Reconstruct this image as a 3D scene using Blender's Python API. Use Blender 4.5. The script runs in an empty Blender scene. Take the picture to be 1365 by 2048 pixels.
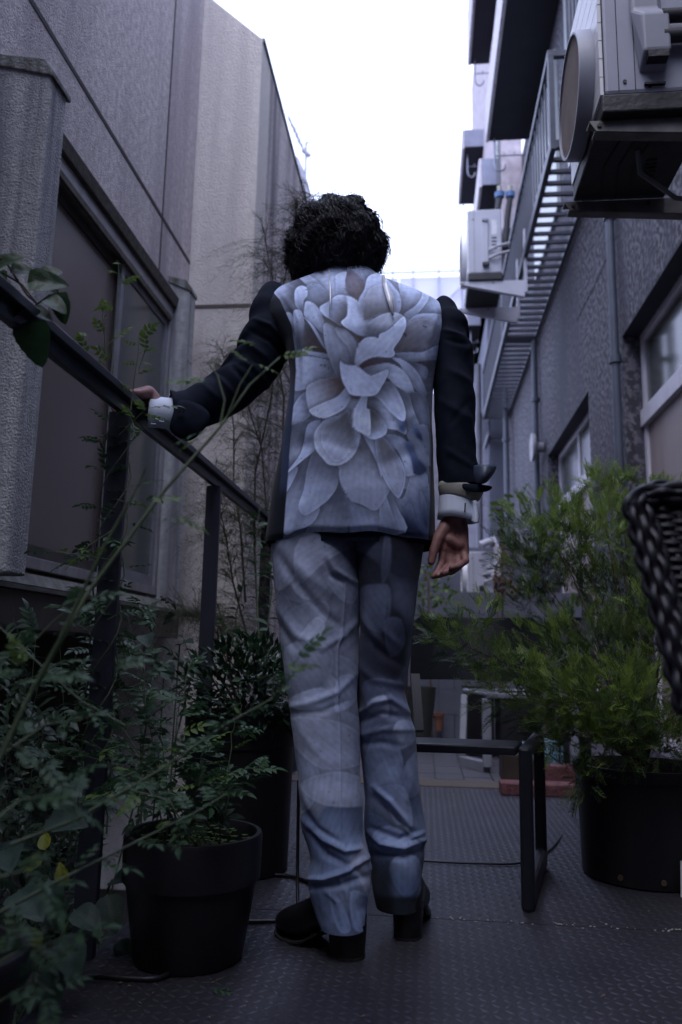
import bpy, bmesh, math, random
import numpy as np
from mathutils import Vector, Matrix, noise
random.seed(7); rng = np.random.default_rng(7)
scene = bpy.context.scene
COL = scene.collection
# ---------------------------------------------------------------- camera
FPX = 1593.0; CAMH = 0.65
VPX, VPY, ZX = 850.0, 1305.0, 860.0
yd = np.array([VPX-682.5, -(VPY-1024), -FPX]); yd /= np.linalg.norm(yd)
qq = ((VPX-682.5)*(ZX-682.5)+FPX*FPX)/(VPY-1024)
zd = np.array([ZX-682.5, qq, -FPX]); zd /= np.linalg.norm(zd)
xd = np.cross(yd, zd)
CM = np.stack([xd, yd, zd], 1)
def W(px, py, X=None, Y=None, Z=None):
    """real point on the plane X=, Y= or Z= seen at that place of the photograph"""
    d = CM.T@np.array([px-682.5, 1024-py, -FPX])
    t = X/d[0] if X is not None else (Y/d[1] if Y is not None else (Z-CAMH)/d[2])
    return Vector((d[0]*t, d[1]*t, CAMH+d[2]*t))
def Pn(co):
    """numpy: world points -> photograph coordinates (used to lay out the cloth prints)"""
    c = (co-np.array([0, 0, CAMH]))@CM.T
    return 682.5+FPX*c[:, 0]/-c[:, 2], 1024-FPX*c[:, 1]/-c[:, 2]
cam_d = bpy.data.cameras.new("camera"); cam = bpy.data.objects.new("camera", cam_d); COL.objects.link(cam)
cam_d.sensor_fit = 'VERTICAL'; cam_d.sensor_height = 36.0; cam_d.lens = FPX/2048*36
cam_d.clip_start = 0.02; cam_d.clip_end = 500
R3 = Matrix(CM.T.tolist())
cam.matrix_world = Matrix.Translation((0, 0, CAMH))@R3.to_4x4()
cam_d.dof.use_dof = True; cam_d.dof.focus_distance = 2.0; cam_d.dof.aperture_fstop = 3.2
scene.camera = cam
# ---------------------------------------------------------------- world: overcast sky
w = bpy.data.worlds.new("World"); scene.world = w; w.use_nodes = True
nt = w.node_tree; nt.nodes.clear()
out = nt.nodes.new('ShaderNodeOutputWorld'); bg = nt.nodes.new('ShaderNodeBackground')
sky = nt.nodes.new('ShaderNodeTexSky'); sky.sky_type = 'NISHITA'; sky.sun_disc = False
SUN_EL, SUN_ROT = math.radians(62), math.radians(200)
sky.sun_elevation = SUN_EL; sky.sun_rotation = SUN_ROT; sky.dust_density = 4
cl = nt.nodes.new('ShaderNodeMixRGB'); cl.inputs[0].default_value = 0.86
tcw = nt.nodes.new('ShaderNodeTexCoord'); nz = nt.nodes.new('ShaderNodeTexNoise'); nz.inputs['Scale'].default_value = 1.6
crw = nt.nodes.new('ShaderNodeValToRGB')
crw.color_ramp.elements[0].position = .3; crw.color_ramp.elements[0].color = (6.7, 7.6, 11.4, 1)
crw.color_ramp.elements[1].position = .75; crw.color_ramp.elements[1].color = (7.5, 8.5, 12.4, 1)
nt.links.new(tcw.outputs['Generated'], nz.inputs['Vector']); nt.links.new(nz.outputs['Fac'], crw.inputs[0])
nt.links.new(sky.outputs[0], cl.inputs[1]); nt.links.new(crw.outputs[0], cl.inputs[2])
nt.links.new(cl.outputs[0], bg.inputs[0]); bg.inputs[1].default_value = 0.125
nt.links.new(bg.outputs[0], out.inputs[0])
sl = bpy.data.lights.new("sun", 'SUN'); so = bpy.data.objects.new("sun", sl); COL.objects.link(so)
sl.energy = 0.5; sl.angle = math.radians(40); sl.color = (1, .97, .98)
sdir = Vector((math.sin(SUN_ROT)*math.cos(SUN_EL), math.cos(SUN_ROT)*math.cos(SUN_EL), math.sin(SUN_EL)))
so.rotation_euler = (-sdir).to_track_quat('-Z', 'Y').to_euler()
vs = scene.view_settings; vs.view_transform = 'Standard'; vs.look = 'None'; vs.gamma = 1; vs.exposure = 1.15
vs.use_curve_mapping = False
scene.cycles.use_denoising = True
try: scene.cycles.denoiser = 'OPENIMAGEDENOISE'
except Exception: pass
scene.cycles.max_bounces = 6
# ---------------------------------------------------------------- materials
MATS = {}
def mat(name, col, rough=.6, col2=None, nscale=8., bump=0., bscale=60., metal=0., spec=.5, streak=None, streak_s=(9, 9, .5),
        stretch=(1, 1, 1), lo=.35, hi=.65, sheen=0, trans=0, coat=0):
    if name in MATS: return MATS[name]
    m = bpy.data.materials.new(name); m.use_nodes = True; MATS[name] = m
    t = m.node_tree; L = t.links; b = t.nodes['Principled BSDF']
    b.inputs['Roughness'].default_value = rough; b.inputs['Metallic'].default_value = metal
    b.inputs['Specular IOR Level'].default_value = spec; b.inputs['Sheen Weight'].default_value = sheen
    b.inputs['Coat Weight'].default_value = coat
    b.inputs['Base Color'].default_value = (*col, 1)
    tc = t.nodes.new('ShaderNodeTexCoord')
    if col2 is None: col2 = tuple(c*.72 for c in col)
    mp = t.nodes.new('ShaderNodeMapping'); mp.inputs['Scale'].default_value = stretch
    L.new(tc.outputs['Object'], mp.inputs[0])
    n = t.nodes.new('ShaderNodeTexNoise'); n.inputs['Scale'].default_value = nscale; n.inputs['Detail'].default_value = 6
    L.new(mp.outputs[0], n.inputs['Vector'])
    r = t.nodes.new('ShaderNodeValToRGB'); r.color_ramp.elements[0].position = lo; r.color_ramp.elements[1].position = hi
    r.color_ramp.elements[0].color = (*col2, 1); r.color_ramp.elements[1].color = (*col, 1)
    L.new(n.outputs['Fac'], r.inputs[0]); last = r.outputs[0]
    if streak:
        mp2 = t.nodes.new('ShaderNodeMapping'); mp2.inputs['Scale'].default_value = streak_s
        L.new(tc.outputs['Object'], mp2.inputs[0])
        n2 = t.nodes.new('ShaderNodeTexNoise'); n2.inputs['Scale'].default_value = 1; n2.inputs['Detail'].default_value = 5
        L.new(mp2.outputs[0], n2.inputs['Vector'])
        r2 = t.nodes.new('ShaderNodeValToRGB'); r2.color_ramp.elements[0].position = .42; r2.color_ramp.elements[1].position = .68
        L.new(n2.outputs['Fac'], r2.inputs[0])
        mx = t.nodes.new('ShaderNodeMixRGB'); L.new(r2.outputs[0], mx.inputs[0]); L.new(last, mx.inputs[1])
        mx.inputs[2].default_value = (*streak, 1); last = mx.outputs[0]
    L.new(last, b.inputs['Base Color'])
    if bump:
        n3 = t.nodes.new('ShaderNodeTexNoise'); n3.inputs['Scale'].default_value = bscale; n3.inputs['Detail'].default_value = 4
        L.new(tc.outputs['Object'], n3.inputs['Vector'])
        bp = t.nodes.new('ShaderNodeBump'); bp.inputs['Strength'].default_value = bump; bp.inputs['Distance'].default_value = .01
        L.new(n3.outputs['Fac'], bp.inputs['Height']); L.new(bp.outputs[0], b.inputs['Normal'])
    if trans:
        tr = t.nodes.new('ShaderNodeBsdfTranslucent'); L.new(last, tr.inputs[0])
        ms = t.nodes.new('ShaderNodeMixShader'); ms.inputs[0].default_value = trans
        L.new(b.outputs[0], ms.inputs[1]); L.new(tr.outputs[0], ms.inputs[2])
        L.new(ms.outputs[0], t.nodes['Material Output'].inputs[0])
    return m
def glass_mat(name, tint=(.6, .62, .62), r=.03, mixf=.0, dust=(.3, .25, .24)):
    m = bpy.data.materials.new(name); m.use_nodes = True; t = m.node_tree; t.nodes.clear()
    o = t.nodes.new('ShaderNodeOutputMaterial'); tr = t.nodes.new('ShaderNodeBsdfTransparent'); tr.inputs[0].default_value = (*tint, 1)
    g = t.nodes.new('ShaderNodeBsdfGlossy'); g.inputs['Roughness'].default_value = r
    f = t.nodes.new('ShaderNodeFresnel'); f.inputs[0].default_value = 1.5
    ms = t.nodes.new('ShaderNodeMixShader'); t.links.new(f.outputs[0], ms.inputs[0])
    if mixf:   # dusty, half frosted pane
        df = t.nodes.new('ShaderNodeBsdfDiffuse'); m2 = t.nodes.new('ShaderNodeMixShader'); tc = t.nodes.new('ShaderNodeTexCoord'); mp = t.nodes.new('ShaderNodeMapping'); mp.inputs['Scale'].default_value = (1, 5, .8)
        nz_ = t.nodes.new('ShaderNodeTexNoise'); nz_.inputs['Scale'].default_value = 1.3; nz_.inputs['Detail'].default_value = 4; t.links.new(tc.outputs['Object'], mp.inputs[0]); t.links.new(mp.outputs[0], nz_.inputs['Vector'])
        cr = t.nodes.new('ShaderNodeValToRGB'); cr.color_ramp.elements[0].color = (*[c*.75 for c in dust], 1); cr.color_ramp.elements[1].color = (*dust, 1); t.links.new(nz_.outputs['Fac'], cr.inputs[0]); t.links.new(cr.outputs[0], df.inputs[0])
        m2.inputs[0].default_value = mixf; t.links.new(tr.outputs[0], m2.inputs[1]); t.links.new(df.outputs[0], m2.inputs[2]); t.links.new(m2.outputs[0], ms.inputs[1])
    else: t.links.new(tr.outputs[0], ms.inputs[1])
    t.links.new(g.outputs[0], ms.inputs[2]); t.links.new(ms.outputs[0], o.inputs[0])
    return m
def vcol_mat(name, rough=.65, bump=.25, bscale=900, sheen=.1):
    m = bpy.data.materials.new(name); m.use_nodes = True; t = m.node_tree; b = t.nodes['Principled BSDF']
    a = t.nodes.new('ShaderNodeVertexColor'); a.layer_name = 'print'
    b.inputs['Roughness'].default_value = rough; b.inputs['Sheen Weight'].default_value = sheen; b.inputs['Specular IOR Level'].default_value = .35
    tc = t.nodes.new('ShaderNodeTexCoord'); n = t.nodes.new('ShaderNodeTexNoise'); n.inputs['Scale'].default_value = bscale
    t.links.new(tc.outputs['Object'], n.inputs['Vector'])
    n2 = t.nodes.new('ShaderNodeTexNoise'); n2.inputs['Scale'].default_value = 60; n2.inputs['Detail'].default_value = 8
    t.links.new(tc.outputs['Object'], n2.inputs['Vector'])
    mr = t.nodes.new('ShaderNodeMapRange'); mr.inputs[1].default_value = .25; mr.inputs[2].default_value = .75; mr.inputs[3].default_value = .78; mr.inputs[4].default_value = 1.15
    t.links.new(n2.outputs['Fac'], mr.inputs[0])
    mx = t.nodes.new('ShaderNodeVectorMath'); mx.operation = 'SCALE'
    t.links.new(a.outputs[0], mx.inputs[0]); t.links.new(mr.outputs[0], mx.inputs['Scale']); t.links.new(mx.outputs[0], b.inputs['Base Color'])
    bp = t.nodes.new('ShaderNodeBump'); bp.inputs['Strength'].default_value = bump; bp.inputs['Distance'].default_value = .001
    t.links.new(n.outputs['Fac'], bp.inputs['Height']); t.links.new(bp.outputs[0], b.inputs['Normal'])
    return m
# ---------------------------------------------------------------- object helpers
class MB:
    def __init__(s): s.v = []; s.f = []
    def box(s, a, b):
        x0, y0, z0 = [min(p, q) for p, q in zip(a, b)]; x1, y1, z1 = [max(p, q) for p, q in zip(a, b)]
        n = len(s.v); s.v += [(x0,y0,z0),(x1,y0,z0),(x1,y1,z0),(x0,y1,z0),(x0,y0,z1),(x1,y0,z1),(x1,y1,z1),(x0,y1,z1)]
        s.f += [tuple(n+i for i in q) for q in ((0,3,2,1),(4,5,6,7),(0,1,5,4),(1,2,6,5),(2,3,7,6),(3,0,4,7))]; return s
    def prism(s, pts, d):
        """polygon pts (3d list) extruded by vector d"""
        n = len(s.v); k = len(pts); d = Vector(d)
        s.v += [tuple(Vector(p)) for p in pts]+[tuple(Vector(p)+d) for p in pts]
        s.f.append(tuple(n+i for i in range(k))[::-1]); s.f.append(tuple(n+k+i for i in range(k)))
        for i in range(k): j = (i+1) % k; s.f.append((n+i, n+j, n+k+j, n+k+i))
        return s
    def bar(s, p, q, wd, ht, up=(0, 0, 1)):
        p, q = Vector(p), Vector(q); d = (q-p).normalized(); u = Vector(up)
        if abs(d.dot(u)) > .95: u = Vector((0, 1, 0))
        sx = d.cross(u).normalized()*wd/2; sy = sx.cross(d).normalized()*ht/2
        return s.prism([p-sx-sy, p+sx-sy, p+sx+sy, p-sx+sy], q-p)
    def tube(s, pts, r, n=8, cap=True):
        pts = [Vector(p) for p in pts]; k = len(pts)
        if not hasattr(r, '__len__'): r = [r]*k
        base = len(s.v); u = None
        for i in range(k):
            d = (pts[min(i+1, k-1)]-pts[max(i-1, 0)])
            if d.length < 1e-9: d = Vector((0, 0, 1))
            d.normalize()
            if u is None: u = d.orthogonal().normalized()
            u = (u-d*u.dot(d)); u = u.normalized() if u.length > 1e-6 else d.orthogonal().normalized()
            v = d.cross(u)
            for j in range(n):
                a = 2*math.pi*j/n; s.v.append(tuple(pts[i]+(u*math.cos(a)+v*math.sin(a))*r[i]))
        for i in range(k-1):
            for j in range(n):
                a = base+i*n+j; b = base+i*n+(j+1) % n; s.f.append((a, b, b+n, a+n))
        if cap: s.f.append(tuple(base+j for j in range(n))[::-1]); s.f.append(tuple(base+(k-1)*n+j for j in range(n)))
        return s
    def lathe(s, c, prof, n=40, flat=None):
        """prof [(r,z)]"""
        base = len(s.v); c = Vector(c); k = len(prof)
        for r, z in prof:
            for j in range(n):
                a = 2*math.pi*j/n; s.v.append((c.x+r*math.cos(a), c.y+r*math.sin(a), c.z+z))
        for i in range(k-1):
            for j in range(n):
                a = base+i*n+j; b = base+i*n+(j+1) % n; s.f.append((a, b, b+n, a+n))
        if prof[0][0] > 1e-4: s.f.append(tuple(base+j for j in range(n))[::-1])
        if prof[-1][0] > 1e-4: s.f.append(tuple(base+(k-1)*n+j for j in range(n)))
        return s
    def mesh(s, name, smooth=None):
        me = bpy.data.meshes.new(name); me.from_pydata(s.v, [], s.f); me.validate(); me.update()
        if smooth is not None:
            me.shade_smooth(); me.set_sharp_from_angle(angle=math.radians(smooth))
        return me
def base_of(o):
    while o.parent: o = o.parent
    return o.location.copy()
def link(name, me, m=None, parent=None, bevel=0, **kw):
    """one mesh object; world-space mesh is moved into its parent's frame"""
    if isinstance(me, MB): me = me.mesh(name, kw.pop('smooth', None))
    else: kw.pop('smooth', None)
    if m is not None: me.materials.clear(); me.materials.append(m)
    o = bpy.data.objects.new(name, me); COL.objects.link(o)
    if parent is not None:
        me.transform(Matrix.Translation(-base_of(parent))); o.parent = parent
    if bevel:
        b = o.modifiers.new('bevel', 'BEVEL'); b.width = bevel; b.segments = 2; b.limit_method = 'ANGLE'
    for k, v in kw.items(): o[k] = v
    return o
def thing(name, label, cat, loc=(0, 0, 0), group=None):
    o = bpy.data.objects.new(name, None); COL.objects.link(o); o.location = loc; o.empty_display_size = .05
    o['label'] = label; o['category'] = cat
    if group: o['group'] = group
    return o
def copy_tree(o, parent=None):
    c = o.copy(); COL.objects.link(c); c.parent = parent
    for ch in list(o.children): copy_tree(ch, c)
    return c
def dup(o, loc, label=None):
    c = copy_tree(o); c.location = loc
    if label: c['label'] = label
    return c
def grid_faces(nr, nc, wrap):
    f = []
    i = np.arange(nr-1)[:, None]; j = np.arange(nc if wrap else nc-1)[None, :]
    j2 = (j+1) % nc
    a = i*nc+j; b = i*nc+j2; c = (i+1)*nc+j2; d = (i+1)*nc+j
    return np.stack([a, b, c, d], -1).reshape(-1, 4)
def np_mesh(name, co, faces, smooth=True):
    me = bpy.data.meshes.new(name); nv = len(co); nf = len(faces); k = faces.shape[1]
    me.vertices.add(nv); me.vertices.foreach_set('co', co.astype(np.float32).ravel())
    me.loops.add(nf*k); me.loops.foreach_set('vertex_index', faces.astype(np.int32).ravel())
    me.polygons.add(nf); me.polygons.foreach_set('loop_start', np.arange(0, nf*k, k, dtype=np.int32))
    me.polygons.foreach_set('loop_total', np.full(nf, k, dtype=np.int32)); me.update(calc_edges=True); me.validate()
    if smooth: me.shade_smooth()
    return me
# ================================================================= SETTING
M_plate = mat('checker_plate', (.050, .050, .065), .5, (.030, .030, .040), 3.5, metal=.35, bump=.15, bscale=120, streak=(.035, .033, .037), streak_s=(3, 2, 1))
M_stucco = mat('grey_stucco', (.70, .63, .62), .9, (.48, .425, .43), 30, bump=1, bscale=110, lo=.38, hi=.62, streak=(.36, .31, .335), streak_s=(2.5, 2.5, .35))
M_beige = mat('pale_render', (.74, .68, .62), .9, (.66, .60, .55), 30, bump=.9, bscale=75, streak=(.56, .51, .48), streak_s=(6, 3, .4))
M_beige2 = mat('stained_render', (.74, .67, .65), .9, (.50, .43, .42), 30, bump=.9, bscale=75, streak=(.2, .175, .19), streak_s=(4, 7, .35))
M_fin = mat('weathered_concrete', (.58, .58, .57), .9, (.42, .42, .42), 30, bump=1, bscale=140, streak=(.22, .215, .24), streak_s=(14, 14, .7))
M_cap = mat('mossy_edge', (.24, .25, .25), .9, (.10, .095, .08), 25, bump=.8, bscale=80, stretch=(1, 1, .3))
M_dark_st = mat('charcoal_stucco', (.20, .19, .22), .85, (.045, .043, .055), 26, bump=1, bscale=140, streak=(.075, .075, .10), streak_s=(4, 2.5, .4), lo=.46, hi=.58)
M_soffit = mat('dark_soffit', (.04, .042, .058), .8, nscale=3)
M_groove = mat('groove_shadow', (.05, .045, .05), .9)
M_alu = mat('aluminium_frame', (.42, .41, .42), .45, (.34, .33, .35), 20, metal=.4, streak=(.27, .26, .27), streak_s=(12, 12, 2))
M_white_fr = mat('pale_window_frame', (.66, .64, .70), .5, (.56, .54, .6), 8)
M_brown = mat('brown_flashing', (.085, .07, .062), .6, (.06, .05, .046), 12, bump=.2)
M_track = mat('dirty_track', (.10, .09, .075), .8, (.055, .048, .04), 30, bump=.4)
M_rail = mat('dark_blue_paint', (.042, .046, .064), .4, (.032, .034, .05), 14, bump=.08, bscale=200)
M_balc = mat('blue_grey_metal', (.075, .082, .11), .5, (.055, .06, .085), 10)
M_pipe = mat('pipe_slate', (.085, .10, .135), .5, (.07, .08, .11), 9)
M_black = mat('black_plastic', (.012, .012, .016), .42, (.008, .008, .011), 9, spec=.45, bump=.1, bscale=70, streak=(.024, .023, .026), streak_s=(7, 7, 3))
M_soil = mat('dark_soil', (.03, .024, .018), .95, (.012, .01, .008), 60, bump=1, bscale=60)
M_wood = mat('old_sleeper', (.12, .095, .085), .8, (.065, .052, .046), 10, stretch=(1, 12, 1), bump=.4)
M_glass = glass_mat('window_glass', (.95, .94, .93), .22, .6, (.34, .27, .255)); M_glass2 = glass_mat('dusty_glass', (.9, .92, .92), .14, .35, (.33, .35, .34))
M_curt = mat('green_grey_curtain', (.62, .67, .62), .9, (.42, .46, .43), 4, stretch=(1, 14, .3))
M_curt2 = mat('brown_blind', (.72, .57, .54), .9, (.60, .47, .45), 1.5)
M_room = mat('dim_room', (.05, .042, .038), .9)
M_bag = mat('bronze_panel', (.34, .28, .27), .5, (.29, .235, .23), 1.2)
M_bluewall = mat('blue_grey_wall', (.15, .16, .21), .85, (.12, .125, .17), 4, bump=.3, streak=(.10, .105, .14), streak_s=(3, 3, .4))

# ground far below / around
link('ground', MB().prism([(-150,-60,-.72),(150,-60,-.72),(150,250,-.72),(-150,250,-.72)], (0,0,.02)), M_soil, kind='structure')
# deck plates (a thing with three plates + lugs)
LX, RX = -.70, 1.30
deck = bpy.data.objects.new('deck', None); COL.objects.link(deck); deck['kind'] = 'structure'
seam = 2.135
for y0, y1 in ((-1.2, seam-.002), (seam+.002, 4.12)):
    link('plate', MB().box((LX, y0, -.012), (RX, y1, 0)), M_plate, deck)
link('edge_beam', MB().box((LX-.012, -1.2, -.14), (LX, 6.3, -.004)), M_rail, deck)
def lugs(x0, x1, y0, y1, p=.0235):
    xs = np.arange(x0+.012, x1-.006, p); ys = np.arange(y0+.012, y1-.006, p)
    gx, gy = np.meshgrid(xs, ys); ii, jj = np.meshgrid(np.arange(len(xs)), np.arange(len(ys)))
    ang = np.where((ii+jj) % 2 == 0, math.radians(42), math.radians(-42)).ravel(); gx = gx.ravel(); gy = gy.ravel()
    n = len(gx); l, b, h = .0118, .0042, .0017
    loc = np.array([(-l,0,0),(-.3*l,-b,0),(.3*l,-b,0),(l,0,0),(.3*l,b,0),(-.3*l,b,0),(-.6*l,0,h),(.6*l,0,h)])
    ca, sa = np.cos(ang)[:, None], np.sin(ang)[:, None]
    X = gx[:, None]+loc[:, 0]*ca-loc[:, 1]*sa; Y = gy[:, None]+loc[:, 0]*sa+loc[:, 1]*ca
    Z = np.broadcast_to(loc[:, 2]*rng.uniform(.7, 1.1, n)[:, None], X.shape)
    co = np.stack([X, Y, Z], -1).reshape(-1, 3)
    tri = np.array([(0,1,6),(1,2,7),(1,7,6),(2,3,7),(3,4,7),(4,5,6),(4,6,7),(5,0,6)])
    return np_mesh('lug', co, (tri[None]+np.arange(n)[:, None, None]*8).reshape(-1, 3), False)
link('tread_lug', lugs(LX, RX, .7, 2.13), mat('worn_lug', (.070, .070, .088), .45, (.040, .040, .052), 7, metal=.4), deck, kind='stuff')
link('tread_lug', lugs(LX, RX, 2.14, 4.12), MATS['worn_lug'], deck, kind='stuff')
# specks of pale grit along the joint
mb = MB()
for i in range(90):
    x = -.1+random.random()**1.0*1.3; y = seam+random.gauss(0, .008); r = random.uniform(.001, .003)
    mb.prism([(x-r, y-r*.6, .0015), (x+r, y-r*.7, .0015), (x+r*.8, y+r*.7, .0015), (x-r, y+r*.5, .0015)], (0, 0, .0015))
link('grit', mb, mat('pale_grit', (.5, .48, .45), .9), kind='stuff')
# small litter: leaf crumbs and grit scattered on the plates
lt = MB()
for i in range(220):
    x, y = random.uniform(LX+.05, RX-.05), random.uniform(.9, 4.0)
    if random.random() < .5: x = LX+.02+abs(random.gauss(0, .18))
    r = random.uniform(.002, .007); a = random.uniform(0, 3.14); ca, sa = math.cos(a)*r, math.sin(a)*r
    lt.prism([(x-ca, y-sa, .0025), (x+sa*.4, y-ca*.4, .003), (x+ca, y+sa, .005), (x-sa*.4, y+ca*.4, .0035)], (0, 0, .0006))
link('leaf_litter', lt, mat('dry_crumbs', (.14, .10, .06), .9, (.06, .045, .03), 80), kind='stuff')
# wooden threshold and tiled terrace beyond
link('threshold', MB().box((LX, 4.125, -.012), (RX, 4.33, .006)), M_wood, kind='structure', bevel=.004)
terr = bpy.data.objects.new('terrace_floor', None); COL.objects.link(terr); terr['kind'] = 'structure'
link('bed', MB().box((LX, 4.34, -.03), (RX+1, 6.3, -.006)), mat('tile_joint', (.05, .05, .055), .9), terr)
M_tile = mat('terrace_tile', (.085, .085, .105), .7, (.06, .06, .075), 4, bump=.2)
tm = MB().box((-.072, -.047, -.006), (.072, .047, .003)).mesh('tile')
tm.materials.append(M_tile); k = 0
for ix in range(14):
    for iy in range(20):
        o = bpy.data.objects.new('tile', tm); COL.objects.link(o); o.parent = terr
        o.location = (-.62+ix*.15, 4.40+iy*.1, random.uniform(-.001, .001)); k += 1

# unseen wall and balcony added behind and above the camera to shade the alley
bb = thing('unseen_shade_building', 'unseen grey wall and balcony slab added at the near end of the alley for shade', 'building', (0, -1.9, 0))
link('wall', MB().box((-1.9, -2.2, -.7), (1.7, -1.9, 5.2)), M_dark_st, bb)
link('balcony_slab', MB().box((-1.49, -1.89, 2.95), (1.29, -.45, 3.10)), M_soffit, bb)  # slab added out of view to darken the lower part of the scene
# ---------------------------------------------------------------- LEFT BUILDING (near): stucco wall, window box
XL = -1.5; YC = 4.62
lb = thing('stucco_building', 'purple grey stucco building on the left with a large framed window and concrete fins', 'building', (XL, 3.5, 0))
# wall with opening Y 2.42..4.22, Z .86..2.72
WY0, WY1, WZ0, WZ1 = 2.40, 4.20, .84, 2.72
wl = MB(); T = .25
wl.box((XL-T, -1.5, WZ1), (XL, YC, 5.7)); wl.box((XL-T, -1.5, -.7), (XL, WY0, WZ1)); wl.box((XL-T, WY1, WZ0-.1), (XL, YC, WZ1))
link('wall', wl, M_stucco, lb)
link('lower_wall', MB().box((XL-.55, WY0, -.7), (XL-.35, YC, WZ0-.1)), mat('under_sill_shade', (.02, .019, .018), .95), lb)  # shade below the sill box put into this near-black wall colour
# grooves in the stucco: thin raised joint strips, groove shadow put into their colour
gz = W(62, 0, X=XL).z
link('groove', MB().box((XL, .2, gz-.012), (XL+.003, YC, gz+.012)), M_groove, lb)
gy = W(322, 480, X=XL).y
link('groove', MB().box((XL, gy-.006, WZ1), (XL+.0035, gy+.006, 5.7)), M_groove, lb)
# fins
def fin(y0, y1, xo, z0, z1, drop=.06):
    m = MB().prism([(xo, y0, z0), (XL-.02, y0, z0), (XL-.02, y0, z1+drop*.6), (xo-.03, y0, z1), (xo, y0, z1-.05)], (0, y1-y0, 0))
    return link('window_fin', m, M_fin, lb, bevel=.008)
f1 = fin(2.26, 2.38, -1.245, .86, W(118, 150, X=-1.25).z)
link('fin_cap', MB().prism([(-1.235, 2.25, W(118,150,X=-1.25).z-.055), (-1.235,2.25,W(118,150,X=-1.25).z-.035), (-1.27, 2.25, W(118,150,X=-1.25).z+.012), (XL-.02, 2.25, W(118,150,X=-1.25).z+.055), (XL-.02, 2.25, W(118,150,X=-1.25).z+.02)], (0, .14, 0)), M_cap, f1, bevel=.004)
zf = W(385, 565, Y=4.25).z
f2 = fin(4.25, 4.36, -1.365, .80, zf)
link('fin_cap', MB().prism([(-1.358, 4.24, zf-.06), (-1.358,4.24,zf-.035), (-1.39, 4.24, zf+.012), (XL-.02, 4.24, zf+.05), (XL-.02, 4.24, zf+.015)], (0, .13, 0)), M_cap, f2, bevel=.003)
# sill box (brown flashing)
sb = link('sill_box', MB().box((XL-.2, 1.9, .70), (-1.375, 4.40, .835)), M_brown, lb, bevel=.004)
link('sill_lip', MB().box((XL-.2, 1.9, .836), (-1.36, 4.41, .852)), mat('worn_lip', (.16, .15, .145), .6, (.08, .07, .065), 30, stretch=(1, .3, 1)), lb)
link('sill_ledge', MB().prism([(XL-.1, 2.38, .856), (-1.37, 2.38, .856), (-1.40, 2.38, .90), (XL-.1, 2.38, .93)], (0, 1.87, 0)), mat('dirty_ledge', (.25, .25, .23), .8, (.13, .13, .11), 20, streak=(.1, .1, .08), streak_s=(8, 14, 8)), lb)
# header over window
link('window_head', MB().prism([(XL-.1, 2.38, 2.60), (-1.44, 2.38, 2.60), (-1.43, 2.38, 2.66), (XL-.1, 2.38, 2.70)], (0, 1.87, 0)), M_track, lb, bevel=.003)
wn = link('window', MB().box((XL-.06, 2.38, 2.535), (-1.46, 4.25, 2.597)).box((XL-.06, 2.38, .93), (-1.46, 4.25, .975)).box((XL-.06, 4.205, .976), (-1.462, 4.25, 2.534)), M_alu, lb, bevel=.003)
link('rail', MB().box((-1.47, 2.38, 2.50), (-1.452, 4.2, 2.53)), M_track, wn)
my = W(228, 800, X=-1.48).y
def sash(x, y0, y1, z0, z1, m):
    b = MB(); t = .035
    b.box((x-.02, y0, z0), (x, y0+t, z1)).box((x-.02, y1-t, z0), (x, y1, z1)).box((x-.02, y0+t, z0), (x, y1-t, z0+.05)).box((x-.02, y0+t, z1-t), (x, y1-t, z1))
    return link('sash', b, m, wn)
sash(-1.475, my-.02, 4.20, .98, 2.50, mat('grey_sash', (.27, .27, .30), .5))
sash(-1.505, 2.38, my+.03, .98, 2.50, mat('bronze_sash', (.07, .06, .058), .5))
link('pane', MB().box((-1.486, my+.02, 1.03), (-1.482, 4.16, 2.46)), M_glass2, wn)
link('pane', MB().box((-1.517, 2.41, 1.03), (-1.513, my-.006, 2.46)), M_glass, wn)
# curtains behind panes (folds are real)
def curtain(x, y0, y1, z0, z1, m, amp=.02, n=120, k=9, parent=None):
    t = np.linspace(0, 1, n); xx = x+amp*np.sin(t*k*6.28+2*np.sin(t*9))
    co = []
    for z in (z0, z1): co += [(a, y0+(y1-y0)*b, z) for a, b in zip(xx, t)]
    return link('curtain', np_mesh('curtain', np.array(co), grid_faces(2, n, False)), m, parent)
curtain(-1.525, my, 4.2, .9, 2.6, M_curt, .018, k=6, parent=wn)
curtain(-1.54, 2.3, my, .9, 2.6, M_curt2, .004, k=3, parent=wn)
link('interior', MB().box((XL-.9, 2.3, .85), (XL-.86, 4.3, 2.8)).box((XL-.9, 2.2, .84), (XL-.26, 2.24, 2.8)).box((XL-.9, 4.26, .84), (XL-.26, 4.3, 2.8)).box((XL-.9, 2.2, 2.74), (XL-.26, 4.3, 2.8)), M_room, lb)
# ---------------------------------------------------------------- LEFT BUILDING (beyond): pale rendered block with sloped shoulder
XF = -1.085
rb = thing('rendered_building', 'pale rendered building with sloped top and rain streaked side wall behind the window fins', 'building', (XF, YC+.02, 0))
zt = W(530, 75, Y=YC).z
y0 = YC+.005
link('front_wall', MB().prism([(XF, y0, -.7), (-4, y0, -.7), (-4, y0, zt+2.2), (-1.9, y0, zt+.75), (XF, y0, zt)], (0, .3, 0)), M_beige, rb, bevel=.01)
gzz = W(440, 612, Y=YC).z
link('side_wall', MB().prism([(XF+.003, y0+.3, -.7), (XF+.003, y0+.3, zt-.01), (XF-.0, 6.2, zt+.0), (XF, 7.0, zt-.02), (XF, 8.6, zt-.05), (XF, 8.6, -.7)], (-.4, 0, 0)), M_beige2, rb)
link('coping', MB().box((XF+.012, y0+.02, zt-.01), (XF-.4, 8.6, zt+.018)), M_cap, rb)
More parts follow.
